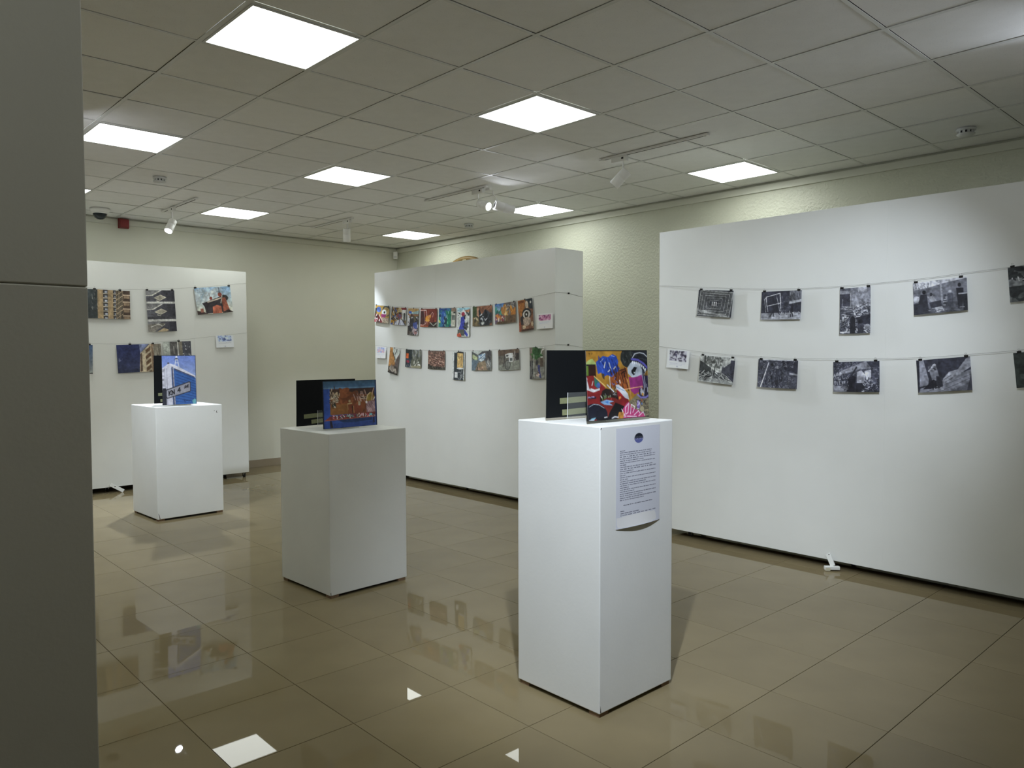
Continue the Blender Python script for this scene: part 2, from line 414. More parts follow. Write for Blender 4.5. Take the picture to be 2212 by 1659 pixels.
t = thing('motion_sensor', 'small white motion sensor in the far room corner', 'sensor', (XR - 0.075, YF - 0.075, 2.905), (0, 0, math.radians(-45)))
bm = bmesh.new(); add_box(bm, -0.032, 0.032, -0.032, 0.0, -0.015, 0.095, 0.008)
link('housing', new_mesh('housing', bm, 'white'), t)
box('lens_window', -0.022, 0.022, -0.036, -0.030, -0.005, 0.03, 'frame', t, 0.003)
box('bracket', -0.012, 0.012, -0.002, 0.06, 0.02, 0.05, 'white', t, 0.002)

# carved wooden disc on the side wall
t = thing('wooden_disc', 'round brown wooden disc showing above the colour print panel', 'wall decoration', (XR, 8.03, 2.06), (0, math.radians(-90), 0))
lathe('disc', [(0, 0.0), (0.72, 0.0), (0.735, 0.008), (0.735, 0.022), (0.72, 0.03), (0.0, 0.03)], 'wood', t, seg=96)
lathe('rim', [(0.685, 0.03), (0.69, 0.036), (0.715, 0.036), (0.722, 0.03)], 'wood', t, seg=96)
bm = bmesh.new(); add_box(bm, 0.655, 0.69, -0.035, 0.035, 0.036, 0.038)
link('paper_tag', new_mesh('paper_tag', bm, 'tag'), t)

# ------------------------------------------------------------------ exhibition panels
def caster_meshes():
    bm = bmesh.new(); add_cyl(bm, (-0.012, 0, 0.02), (0.012, 0, 0.02), 0.02, seg=20); w = new_mesh('caster_wheel', bm, 'rubber')
    bm = bmesh.new(); add_box(bm, -0.017, -0.014, -0.014, 0.016, 0.016, 0.052); add_box(bm, 0.014, 0.017, -0.014, 0.016, 0.016, 0.052)
    add_box(bm, -0.017, 0.017, -0.016, 0.018, 0.050, 0.054); add_box(bm, -0.03, 0.03, -0.03, 0.03, 0.054, 0.058)
    return w, new_mesh('caster_fork', bm, 'steel')
CW, CF = caster_meshes()

def panel(label, loc, rz, length, seams, casters, foot=None, zseam=None):
    """local: X along the front (left to right), Y into the panel, front face at Y=0"""
    t = thing('exhibition_panel', label, 'display panel', loc, (0, 0, rz), group='free-standing white display panels')
    T, H0, H1 = 0.385, 0.060, 2.472
    box('core', 0.012, length - 0.012, 0.012, T - 0.012, H0, H1 - 0.012, 'rawwood', t)
    xs = [0.0] + seams + [length]
    g = 0.00005
    zs = [H0] + ([zseam] if zseam else []) + [H1]
    for a, b in zip(xs[:-1], xs[1:]):
        for z0, z1 in zip(zs[:-1], zs[1:]):
            box('facing_board', a + (g if a else 0), b - (g if b < length else 0), 0, 0.012, z0 + (g if z0 > H0 else 0), z1, 'board', t, 0.0004, seg=1)
    box('rear_board', 0, length, T - 0.012, T, H0, H1, 'board', t, 0.0015)
    box('end_board', 0, 0.012, 0.0125, T - 0.0125, H0, H1, 'board', t, 0.001)
    box('end_board', length - 0.012, length, 0.0125, T - 0.0125, H0, H1, 'board', t, 0.001)
    box('top_board', 0.0125, length - 0.0125, 0.0125, T - 0.0125, H1 - 0.012, H1, 'board', t)
    for cx, cy in casters:
        c = link('caster', CF, t, (cx, cy, 0.0)); link('wheel', CW, c)
    return t
RZ = -math.pi / 2
pM = panel('white display panel hung with two rows of small colour prints', (5.18, 8.045, 0), RZ, 3.06, [1.22, 2.50], [(0.25, 0.10), (0.25, 0.29), (2.8, 0.10), (2.8, 0.29), (1.53, 0.19)])
pR = panel('white display panel hung with two rows of monochrome prints', (5.18, 3.803, 0), RZ, 3.06, [0.575, 1.795], [(0.25, 0.10), (0.25, 0.29), (2.8, 0.10), (2.8, 0.29), (1.53, 0.19)], zseam=1.262)
pL = panel('white display panel with building prints, partly behind the dark pillar', (0.90, 8.955, 0), 0, 3.06, [1.22, 2.44], [(0.25, 0.10), (0.25, 0.29), (3.02, 0.05), (2.86, 0.24), (1.53, 0.19)])

# lever on the monochrome panel: plate on the face, arm and pad on the floor
def lever(panel_obj, x, pts, w, name='brake_lever'):
    bm = bmesh.new()
    a, b = Vector(pts[0]), Vector(pts[1]); d = (b - a).normalized(); n = Vector((0, -1, 0)).cross(d).normalized()
    vs = []
    for p in (a, b):
        for sgn in (-1, 1):
            for dy in (0.0, -0.012):
                vs.append(bm.verts.new(p + n * sgn * w / 2 + Vector((0, dy, 0))))
    for f in ((0, 1, 3, 2), (4, 6, 7, 5), (0, 4, 5, 1), (2, 3, 7, 6), (0, 2, 6, 4), (1, 5, 7, 3)):
        bm.faces.new([vs[k] for k in f])
    bmesh.ops.recalc_face_normals(bm, faces=bm.faces[:])
    bmesh.ops.bevel(bm, geom=bm.edges[:], offset=0.002, segments=1, affect='EDGES')
    return link(name, new_mesh(name, bm, 'board'), panel_obj, (x, 0, 0))
lv = lever(pR, 1.455, [(-0.018, -0.004, 0.104), (0.032, -0.030, 0.030)], 0.034)
bm = bmesh.new(); add_box(bm, -0.045, 0.055, -0.058, -0.026, 0.008, 0.032, 0.004)
ft = link('brake_pad', new_mesh('brake_pad', bm, 'board'), pR, (1.450, -0.016, 0), (0, 0, 0.75))
bm = bmesh.new(); add_box(bm, -0.018, 0.018, -0.064, -0.030, 0.0005, 0.026, 0.005)
link('rubber_tip', new_mesh('rubber_tip', bm, 'tag'), pR, (1.428, -0.030, 0), (0, 0, 0.75))
cyl('bolt', (1.4455 + 0.004, -0.004, 0.100), (1.4455 + 0.004, -0.020, 0.100), 0.004, 'scuff', pR, seg=10)
lever(pL, 1.545, [(-0.035, -0.003, 0.092), (0.085, -0.050, 0.012)], 0.036)
cyl('bolt', (1.553, -0.010, 0.066), (1.553, -0.034, 0.066), 0.006, 'scuff', pL, seg=10)

# ------------------------------------------------------------------ pedestals
def pedestal(label, cx, cy, w, d, h, rz, name='pedestal'):
    t = thing(name, label, 'pedestal', (cx, cy, 0), (0, 0, rz), group='white box pedestals')
    box('body', -w / 2, w / 2, -d / 2, d / 2, 0.018, h, 'ped', t, 0.004, seg=2)
    box('plinth', -w / 2 + 0.03, w / 2 - 0.03, -d / 2 + 0.03, d / 2 - 0.03, 0.0, 0.019, 'dark', t)
    for sx in (-1, 1):
        for sy in (-1, 1):
            x0 = sx * (w / 2 - 0.035); y0 = sy * (d / 2 - 0.035)
            box('corner_block', x0 - 0.028, x0 + 0.028, y0 - 0.028, y0 + 0.028, 0.0, 0.0185, 'rawwood', t)
    return t
P3H, P2H, P1H = 1.195, 1.006, 1.018
p3 = pedestal('tallest white pedestal with a text sheet taped to its front', 2.595, 2.251, 0.494, 0.482, P3H, 0.0)
p2 = pedestal('white pedestal in the middle carrying the blue-edged picture board', 2.600, 4.432, 0.578, 0.590, P2H, math.radians(2.2))
p1 = pedestal('farthest white pedestal carrying the street sign picture board', 2.583, 7.407, 0.605, 0.590, P1H, math.radians(2.6))
def scuff(parent, x, z, pts, y, size=1.0):
    bm = bmesh.new()
    vs = [bm.verts.new((x + a * size, y - 0.0006, z + b * size)) for a, b in pts]
    f = bm.faces.new(vs)
    r = bmesh.ops.extrude_face_region(bm, geom=[f]); bmesh.ops.translate(bm, verts=[v for v in r['geom'] if isinstance(v, bmesh.types.BMVert)], vec=(0, 0.0008, 0))
    bmesh.ops.recalc_face_normals(bm, faces=bm.faces[:])
    link('scuff_mark', new_mesh('scuff_mark', bm, 'scuff'), parent)
scuff(p3, -0.244, P3H - 0.012, [(0, 0), (0.005, 0.002), (0.006, 0.007), (0.003, 0.008), (0.001, 0.005)], -0.241)
scuff(p3, -0.242, 0.022, [(0, 0), (0.006, 0.001), (0.004, 0.012), (0.001, 0.03)], -0.241)
scuff(p1, 0.245, P1H - 0.073, [(0, 0), (0.016, -0.004), (0.006, 0.004), (0.007, 0.022), (0.001, 0.010)], -0.295)
scuff(p1, 0.226, P1H - 0.060, [(0, 0), (0.003, 0.001), (0.004, 0.008), (0.001, 0.008)], -0.295)
scuff(p1, -0.285, 0.020, [(0, 0), (0.006, 0.002), (-0.004, 0.04), (-0.012, 0.055), (-0.006, 0.03)], -0.295)
scuff(p2, -0.286, 0.020, [(0, 0), (0.004, 0.001), (0.002, 0.02), (-0.001, 0.016)], -0.295)

# ------------------------------------------------------------------ printed pictures
# A print is a sheet whose ink is a colour attribute, drawn here with polygons, strokes and blotches.
class Canvas:
    def __init__(s, nx, ny, bg, gain=2.0, ss=3, seed=1, det=0.08, sat=0.84):
        s.nx, s.ny, s.ss, s.gain = nx, ny, ss, gain
        s.W, s.H = nx * ss, ny * ss
        s.a = np.empty((s.H, s.W, 3)); s.a[:] = bg
        X, Y = np.meshgrid((np.arange(s.W) + 0.5) / s.W, (np.arange(s.H) + 0.5) / s.H)
        s.X, s.Y = X, Y; s.asp = s.H / s.W
        s.rng = np.random.RandomState(seed); s.det = det; s.sat = sat
    def _win(s, x0, y0, x1, y1):
        i0 = max(int(x0 * s.W) - 1, 0); i1 = min(int(x1 * s.W) + 2, s.W); j0 = max(int(y0 * s.H) - 1, 0); j1 = min(int(y1 * s.H) + 2, s.H)
        return slice(j0, max(j1, j0)), slice(i0, max(i1, i0))
    def put(s, w, mask, col, al=1.0):
        v = s.a[w]
        if v.size: v[mask] = v[mask] * (1 - al) + np.asarray(col, float) * al
        return s
    def rect(s, x0, y0, x1, y1, col, al=1.0):
        w = s._win(x0, y0, x1, y1); X, Y = s.X[w], s.Y[w]
        return s.put(w, (X >= x0) & (X < x1) & (Y >= y0) & (Y < y1), col, al)
    def poly(s, P, col, al=1.0):
        xs = [p[0] for p in P]; ys = [p[1] for p in P]; w = s._win(min(xs), min(ys), max(xs), max(ys)); X, Y = s.X[w], s.Y[w]
        m = np.zeros(X.shape, bool)
        for (xa, ya), (xb, yb) in zip(P, P[1:] + P[:1]):
            if ya == yb: continue
            m ^= ((ya > Y) != (yb > Y)) & (X < (xb - xa) * (Y - ya) / (yb - ya) + xa)
        return s.put(w, m, col, al)
    def ell(s, cx, cy, rx, ry, col, al=1.0, rot=0.0):
        R = max(rx, ry * s.asp) * 1.05; w = s._win(cx - R, cy - R / s.asp, cx + R, cy + R / s.asp); X, Y = s.X[w] - cx, (s.Y[w] - cy) * s.asp
        c, n = math.cos(rot), math.sin(rot)
        return s.put(w, ((X * c + Y * n) / rx) ** 2 + ((-X * n + Y * c) / (ry * s.asp)) ** 2 < 1, col, al)
    def line(s, P, wd, col, al=1.0):
        h = wd / 2
        for (xa, ya), (xb, yb) in zip(P[:-1], P[1:]):
            w = s._win(min(xa, xb) - h, min(ya, yb) - h / s.asp, max(xa, xb) + h, max(ya, yb) + h / s.asp); X, Y = s.X[w] - xa, (s.Y[w] - ya) * s.asp
            dx, dy = xb - xa, (yb - ya) * s.asp; L2 = dx * dx + dy * dy + 1e-12
            t = np.clip((X * dx + Y * dy) / L2, 0, 1)
            s.put(w, (X - t * dx) ** 2 + (Y - t * dy) ** 2 < h * h, col, al)
        return s
    def blot(s, x0, y0, x1, y1, cols, n, size, al=1.0, stretch=2.0, ang=None):
        r = s.rng
        for _ in range(n):
            cx, cy = r.uniform(x0, x1), r.uniform(y0, y1); k = size * r.uniform(0.4, 1.2)
            s.ell(cx, cy, k * r.uniform(1, stretch), k / s.asp * r.uniform(0.4, 1), cols[r.randint(len(cols))], al, r.uniform(0, math.pi) if ang is None else ang + r.uniform(-0.3, 0.3))
        return s
    def strokes(s, x0, y0, x1, y1, cols, n, ln, wd, ang=None, al=1.0):
        r = s.rng
        for _ in range(n):
            cx, cy = r.uniform(x0, x1), r.uniform(y0, y1); a = r.uniform(0, math.pi) if ang is None else ang + r.uniform(-0.25, 0.25); k = ln * r.uniform(0.4, 1.2)
            s.line([(cx - math.cos(a) * k / 2, cy - math.sin(a) * k / 2 / s.asp), (cx + math.cos(a) * k / 2, cy + math.sin(a) * k / 2 / s.asp)], wd, cols[r.randint(len(cols))], al)
        return s
    def grad(s, x0, y0, x1, y1, c0, c1, horiz=False):
        w = s._win(x0, y0, x1, y1); X, Y = s.X[w], s.Y[w]; m = (X >= x0) & (X < x1) & (Y >= y0) & (Y < y1)
        t = ((X - x0) / (x1 - x0) if horiz else (Y - y0) / (y1 - y0))[..., None]
        v = s.a[w]; g = np.asarray(c0, float) * (1 - t) + np.asarray(c1, float) * t; v[m] = g[m]; return s
    def noise(s, amp):
        s.a += s.rng.normal(0, amp, s.a.shape[:2])[..., None]; return s
    def figure(s, x, y, h, col, legs=True, head=None):
        s.ell(x, y + 0.09 * h, 0.05 * h * s.asp, 0.08 * h, head or col)
        s.poly([(x - 0.10 * h * s.asp, y + 0.18 * h), (x + 0.10 * h * s.asp, y + 0.18 * h), (x + 0.08 * h * s.asp, y + 0.58 * h), (x - 0.08 * h * s.asp, y + 0.58 * h)], col)
        if legs:
            s.line([(x - 0.03 * h * s.asp, y + 0.55 * h), (x - 0.08 * h * s.asp, y + h)], 0.07 * h * s.asp, col)
            s.line([(x + 0.03 * h * s.asp, y + 0.55 * h), (x + 0.07 * h * s.asp, y + h)], 0.07 * h * s.asp, col)
        return s
    def detail(s):
        acc = np.zeros((s.H, s.W)); r = s.rng
        for k in (7, 16, 34):
            n = r.normal(size=(int(k * s.asp) + 2, k + 2)); yy = np.linspace(0, n.shape[0] - 1.001, s.H); xx = np.linspace(0, n.shape[1] - 1.001, s.W)
            y0 = yy.astype(int); x0 = xx.astype(int); fy = (yy - y0)[:, None]; fx = (xx - x0)[None, :]
            acc += n[y0][:, x0] * (1 - fy) * (1 - fx) + n[y0 + 1][:, x0] * fy * (1 - fx) + n[y0][:, x0 + 1] * (1 - fy) * fx + n[y0 + 1][:, x0 + 1] * fy * fx
        s.a *= np.clip(1 + acc * s.det, 0.35, 1.7)[..., None]
    def ink(s):
        if s.det: s.detail()
        g = s.a.mean(axis=2, keepdims=True); s.a = g + (s.a - g) * s.sat
        a = np.clip(s.a, 0, 255).reshape(s.ny, s.ss, s.nx, s.ss, 3).mean(axis=(1, 3))
        return np.clip(lin(a) * s.gain, 0.004, 0.86)

def sheet_mesh(name, cv, w, h, curl=0.0, belly=0.0, thick=0.0004, foot=0.0):
    """front grid with the ink, thin back; local X right, Z up, -Y faces the viewer, origin at the top centre"""
    ink = cv.ink(); ny, nx = ink.shape[:2]
    us = np.linspace(0, 1, nx); vs = np.linspace(0, 1, ny)
    U, V = np.meshgrid(us, vs)
    def depth(U, V): return -curl * V ** 2 - belly * np.sin(math.pi * U) * V - foot * np.clip((V - 0.9) / 0.1, 0, 1) ** 2 * np.sin(math.pi * U)
    P = np.stack([(U - 0.5) * w, depth(U, V), -V * h], -1).reshape(-1, 3)
    idx = np.arange(nx * ny).reshape(ny, nx)
    F = np.stack([idx[:-1, :-1], idx[1:, :-1], idx[1:, 1:], idx[:-1, 1:]], -1).reshape(-1, 4)
    bu, bv = np.meshgrid(np.linspace(0, 1, 9), np.linspace(0, 1, 9))
    B = np.stack([(bu - 0.5) * w, depth(bu, bv) + thick, -bv * h], -1).reshape(-1, 3)
    bi = np.arange(81).reshape(9, 9) + nx * ny
    BF = np.stack([bi[:-1, :-1], bi[:-1, 1:], bi[1:, 1:], bi[1:, :-1]], -1).reshape(-1, 4)
    me = bpy.data.meshes.new(name)
    me.from_pydata(np.vstack([P, B]).tolist(), [], np.vstack([F, BF]).tolist())
    at = me.color_attributes.new('ink', 'FLOAT_COLOR', 'POINT')
    cc = np.ones((nx * ny + 81, 4), np.float32); cc[:nx * ny, :3] = ink.reshape(-1, 3); cc[nx * ny:, :3] = 0.75
    at.data.foreach_set('color', cc.ravel())
    me.materials.append(M['print'])
    me.polygons.foreach_set('use_smooth', [True] * len(me.polygons)); me.update()
    return me

def clip_meshes():
    bm = bmesh.new()
    v = [bm.verts.new(p) for p in ((-0.5, -0.30, 0.45), (0.5, -0.30, 0.45), (0.5, 0.24, 0.45), (-0.5, 0.24, 0.45), (-0.5, -0.06, -0.42), (0.5, -0.06, -0.42), (0.5, 0.03, -0.42), (-0.5, 0.03, -0.42))]
    for f in ((0, 1, 2, 3), (4, 7, 6, 5), (0, 4, 5, 1), (2, 6, 7, 3), (0, 3, 7, 4), (1, 5, 6, 2)): bm.faces.new([v[k] for k in f])
    bmesh.ops.recalc_face_normals(bm, faces=bm.faces[:])
    body = new_mesh('binder_clip', bm, 'black')
    pts = [(-0.20, -0.30, 0.38), (-0.10, -0.26, 0.75), (-0.26, -0.22, 1.0), (-0.16, -0.2, 1.22), (0.16, -0.2, 1.22), (0.26, -0.22, 1.0), (0.10, -0.26, 0.75), (0.20, -0.30, 0.38)]
    return body, tube_mesh('clip_handle', pts, 0.045, 'steel', 6)
CB, CH = clip_meshes()

def hang(panel_key, s, z, w, h, rot, label, cv, clips=(0.07, 0.93), csize=0.022, cat='photograph', group=None, curl=0.006, belly=0.003, name='photo_print', off=0.016):
    """centre (s, z) on the panel face, rot in degrees seen from the front"""
    r = math.radians(rot)
    ts, tz = s - math.sin(r) * h / 2, z + math.cos(r) * h / 2          # top centre
    if panel_key == 'L': loc, rz = (ts, 8.955 - off, tz), 0.0
    else: loc, rz = (5.18 - off, -ts, tz), RZ
    t = thing(name, label, cat, loc, (0, -r, rz), group)
    link('sheet', sheet_mesh('sheet', cv, w, h, curl, belly), t)
    for c in clips:
        k = link('binder_clip', CB, t, ((c - 0.5) * w, 0.0, csize * 0.12)); k.scale = (csize, csize * 0.5, csize * 0.72)
        link('handle', CH, k)
    return t

def card_canvas(seed, cols, rect=(0.12, 0.06, 0.88, 0.62), gain=2.0, nx=44, ny=30, bw=False):
    c = Canvas(nx, ny, (178, 181, 188), gain * 1.15, seed=seed, det=0.0)
    x0, y0, x1, y1 = rect
    c.rect(x0, y0, x1, y1, cols[0])
    for k in range(60):
        a, b = c.rng.uniform(x0, x1), c.rng.uniform(y0, y1); w2, h2 = c.rng.uniform(0.01, 0.06), c.rng.uniform(0.02, 0.07)
        c.rect(max(a - w2, x0), max(b - h2, y0), min(a + w2, x1), min(b + h2, y1), cols[1 + c.rng.randint(len(cols) - 1)], 0.8)
    c.rect((x0 + x1) / 2 - 0.012, y0, (x0 + x1) / 2 + 0.006, y1, (178, 181, 188)) if seed in (16, 41) else None
    for k, (a, b) in enumerate(((0.14, 0.86), (0.16, 0.84), (0.14, 0.70))):
        c.line([(a, y1 + 0.09 + 0.055 * k), (b, y1 + 0.07 + 0.055 * k)], 0.008, (140, 143, 152))
    c.ell(0.5, 0.89, 0.04, 0.03, (135, 138, 150))
    return c

K = (38, 40, 48); D = (62, 64, 72); G = (105, 107, 114); Lg = (140, 142, 148); Wt = (172, 174, 180)
GR, GM, GL = 1.62, 1.72, 1.55

# ---- monochrome prints (panel R)
c = Canvas(112, 76, K, GR, seed=11, det=0.11)
for k in range(9):
    f = k / 9.0; x0, y0, x1, y1 = 0.02 + 0.36 * f, 0.03 + 0.40 * f, 0.98 - 0.42 * f, 0.98 - 0.42 * f
    sk = 0.05 * (1 - f)
    P = [(x0 + sk, y0), (x1 + 0.01, y0 + sk), (x1 - sk, y1), (x0, y1 - sk), (x0 + sk, y0)]
    c.line(P, 0.015 * (1 - f) + 0.006, (128, 130, 128) if k % 2 == 0 else (78, 80, 78))
    c.line([(p[0] + 0.02, p[1] + 0.025) for p in P], 0.005, (100, 102, 100), 0.8)
c.strokes(0, 0, 1, 1, [(95, 97, 95), (150, 150, 150), (40, 42, 45)], 60, 0.10, 0.006, 0.05)
c.rect(0.42, 0.44, 0.56, 0.60, (150, 150, 152)); c.figure(0.46, 0.42, 0.2, (20, 20, 24)); c.figure(0.52, 0.43, 0.18, (20, 20, 24))
c.poly([(0, 0.72), (0.88, 0.94), (0.88, 0.99), (0, 0.80)], (128, 130, 130)); c.noise(5)
hang('R', -3.272, 1.869, 0.305, 0.203, -4.8, 'monochrome print of nested wooden frames in a spiral', c, group='monochrome prints')

c = Canvas(112, 76, (42, 43, 54), GR, seed=12, det=0.11)
c.rect(0.0, 0.76, 1, 1, (118, 120, 128)); c.rect(0.70, 0.02, 1, 0.44, (84, 86, 95)); c.rect(0.72, 0.02, 0.80, 0.30, (122, 124, 132))
c.strokes(0.70, 0.02, 1, 0.42, [(50, 52, 60), (110, 112, 120)], 30, 0.10, 0.012, 1.5)
c.poly([(0.70, 0.38), (1, 0.30), (1, 0.40), (0.70, 0.46)], (140, 142, 150)); c.rect(0.86, 0.40, 1, 0.52, (45, 46, 55))
c.line([(0.12, 0.20), (0.47, 0.08), (0.50, 0.42), (0.15, 0.52), (0.12, 0.20)], 0.014, Wt)
c.line([(0.08, 0.27), (0.13, 0.74)], 0.010, Wt); c.line([(0.08, 0.27), (0.12, 0.24)], 0.010, Wt); c.line([(0.38, 0.16), (0.44, 0.46)], 0.009, Wt)
c.line([(0.16, 0.52), (0.18, 0.72)], 0.014, (140, 142, 150)); c.line([(0.47, 0.10), (0.51, 0.70)], 0.018, (150, 152, 160)); c.line([(0.44, 0.46), (0.48, 0.70)], 0.010, Wt)
c.rect(0.30, 0.48, 0.45, 0.74, (34, 35, 44)); c.line([(0.31, 0.72), (0.25, 0.88)], 0.022, (30, 30, 38)); c.line([(0.32, 0.74), (0.33, 0.88)], 0.022, (30, 30, 38)); c.line([(0.42, 0.7), (0.48, 0.82)], 0.016, (30, 30, 38))
c.figure(0.78, 0.42, 0.48, (28, 28, 36)); c.line([(0.74, 0.44), (0.92, 0.40)], 0.016, (150, 152, 160))
c.strokes(0.5, 0.72, 1, 0.80, [(170, 172, 178), (60, 60, 66)], 26, 0.05, 0.010); c.strokes(0, 0.86, 1, 0.97, [(75, 77, 82), (140, 142, 148)], 16, 0.16, 0.010, 0.0); c.blot(0.5, 0.20, 0.72, 0.72, [(58, 60, 70), (34, 35, 44), (76, 78, 88)], 40, 0.03, 0.7); c.strokes(0, 0.05, 0.7, 0.72, [(52, 54, 64), (36, 37, 47)], 60, 0.08, 0.010, 1.4, 0.7); c.line([(0.12, 0.20), (0.47, 0.08), (0.50, 0.42), (0.15, 0.52), (0.12, 0.20)], 0.014, Wt); c.noise(4)
hang('R', -2.730, 1.830, 0.305, 0.203, -1.2, 'monochrome print of people carrying a large pale wooden frame', c, group='monochrome prints')

c = Canvas(80, 118, (74, 76, 86), GR, seed=13, det=0.11)
c.grad(0.35, 0.0, 1, 0.42, (100, 102, 112), (120, 122, 132)); c.rect(0.60, 0.0, 0.88, 0.10, (150, 152, 162)); c.blot(0.4, 0.12, 1, 0.45, [(130, 132, 142), (110, 112, 122)], 30, 0.08, 0.4)
c.poly([(0, 0.05), (0.42, 0.08), (0.42, 0.14), (0, 0.13)], (112, 114, 122)); c.rect(0.0, 0.13, 0.38, 0.42, (46, 47, 57)); c.line([(0.36, 0.12), (0.36, 0.42)], 0.02, Lg); c.line([(0.10, 0.25), (0.06, 0.62)], 0.03, (95, 97, 107))
c.rect(0.0, 0.42, 1, 1, (66, 68, 78)); c.strokes(0.1, 0.40, 0.5, 0.62, [(150, 152, 160), (45, 46, 56), (120, 122, 130)], 40, 0.22, 0.016, 0.03)
c.strokes(0.45, 0.34, 1, 0.72, [(175, 177, 186), (40, 41, 50), (150, 152, 160)], 130, 0.11, 0.016); c.strokes(0, 0.62, 1, 0.98, [(180, 182, 190), (30, 31, 40), (40, 41, 50), (120, 122, 130)], 150, 0.12, 0.02)
c.figure(0.12, 0.58, 0.25, (165, 167, 175), False, (40, 40, 46)); c.poly([(0.5, 0.66), (1, 0.58), (1, 0.80), (0.78, 0.80)], (36, 37, 46)); c.rect(0.35, 0.66, 0.52, 1, (30, 31, 38)); c.ell(0.44, 0.66, 0.06, 0.04, (26, 26, 32))
c.rect(0.60, 0.80, 0.78, 1, (44, 45, 54)); c.ell(0.69, 0.74, 0.07, 0.05, (24, 24, 30)); c.ell(0.9, 0.86, 0.09, 0.06, (120, 122, 130)); c.line([(0.05, 0.965), (0.32, 0.96)], 0.05, (165, 167, 175)); c.noise(5)
hang('R', -2.203, 1.770, 0.203, 0.305, 0.9, 'upright monochrome print of a cluttered timber yard', c, group='monochrome prints')

c = Canvas(124, 84, (92, 94, 104), GR, seed=14, det=0.11)
c.poly([(0, 0), (1, 0), (1, 0.04), (0.55, 0.12), (0.30, 0.20), (0, 0.25)], (172, 174, 182)); c.grad(0.0, 0.22, 1, 0.66, (100, 102, 112), (84, 86, 96))
c.poly([(0, 0.0), (0.42, 0.0), (0.30, 0.20), (0, 0.24)], (168, 170, 178)); c.strokes(0.0, 0.05, 0.30, 0.20, [(90, 92, 100), (120, 122, 130)], 26, 0.05, 0.012, 1.6)
c.poly([(0.32, 0.20), (1, 0.04), (1, 0.18), (0.3, 0.34), (0, 0.36), (0, 0.28)], (88, 90, 99)); c.line([(0.52, 0.06), (0.54, 0.62)], 0.035, (128, 130, 140))
c.rect(0, 0.70, 1, 1, (72, 74, 83)); c.rect(0, 0.66, 0.12, 1, (36, 37, 46)); c.ell(0.06, 0.52, 0.06, 0.10, (140, 142, 150)); c.poly([(0.14, 0.40), (0.26, 0.40), (0.28, 0.72), (0.30, 0.96), (0.08, 1), (0.10, 0.62)], (38, 39, 47)); c.ell(0.21, 0.33, 0.035, 0.06, (26, 26, 32))
c.poly([(0.26, 0.46), (0.36, 0.42), (0.44, 0.62), (0.34, 0.64)], (120, 122, 130)); c.ell(0.34, 0.42, 0.025, 0.05, (40, 41, 48)); c.poly([(0.30, 0.66), (0.52, 0.62), (0.54, 0.82), (0.34, 0.86)], (40, 41, 50))
c.rect(0.57, 0.46, 0.62, 0.80, (55, 57, 66)); c.strokes(0.57, 0.48, 0.62, 0.80, [(150, 152, 160)], 8, 0.05, 0.015, 0.0); c.rect(0.64, 0.44, 0.74, 0.82, (62, 64, 74)); c.ell(0.69, 0.38, 0.03, 0.04, (135, 137, 145))
c.poly([(0.80, 0.30), (0.93, 0.32), (0.93, 0.50), (0.90, 0.92), (0.83, 0.92), (0.81, 0.5)], (30, 31, 39)); c.ell(0.86, 0.22, 0.03, 0.06, (28, 28, 35)); c.rect(0.84, 0.46, 1, 0.50, (130, 132, 140)); c.rect(0.92, 0.50, 1, 1, (30, 32, 40))
c.poly([(0.40, 0.82), (0.54, 0.80), (0.58, 0.94), (0.44, 0.96)], (150, 152, 160)); c.strokes(0.2, 0.84, 0.9, 0.98, [(110, 112, 120), (50, 51, 58)], 20, 0.08, 0.012, 0.1); c.noise(3)
hang('R', -1.685, 1.836, 0.305, 0.203, 3.6, 'monochrome print of carpenters at a bench under a dark hillside', c, clips=(0.06, 0.90), group='monochrome prints')

c = Canvas(124, 84, (92, 96, 98), GR, seed=15, det=0.11)
c.rect(0, 0, 1, 0.34, (70, 74, 76)); c.blot(0, 0, 0.5, 0.3, [(30, 33, 36), (40, 44, 46)], 22, 0.06); c.rect(0, 0.34, 1, 0.55, (104, 108, 110)); c.blot(0.02, 0.28, 0.5, 0.40, [(160, 162, 165), (40, 42, 46)], 14, 0.025)
c.rect(0, 0.55, 1, 1, (38, 42, 44)); c.blot(0.0, 0.8, 1, 1, [(92, 96, 96), (70, 74, 74)], 20, 0.06); c.noise(4)
hang('R', -1.165, 1.893, 0.305, 0.203, 5.0, 'monochrome print cut off by the picture edge, upper row', c, clips=(0.08, 0.92), group='monochrome prints')

hang('R', -3.606, 1.442, 0.210, 0.148, -3.7, 'white caption card beside the print of a timber street', card_canvas(16, [(150, 150, 160), (40, 35, 55), (60, 55, 80), (165, 165, 175), (30, 28, 40)], (0.12, 0.08, 0.87, 0.62), GR), clips=(), cat='caption card', name='caption_card', group='caption cards')

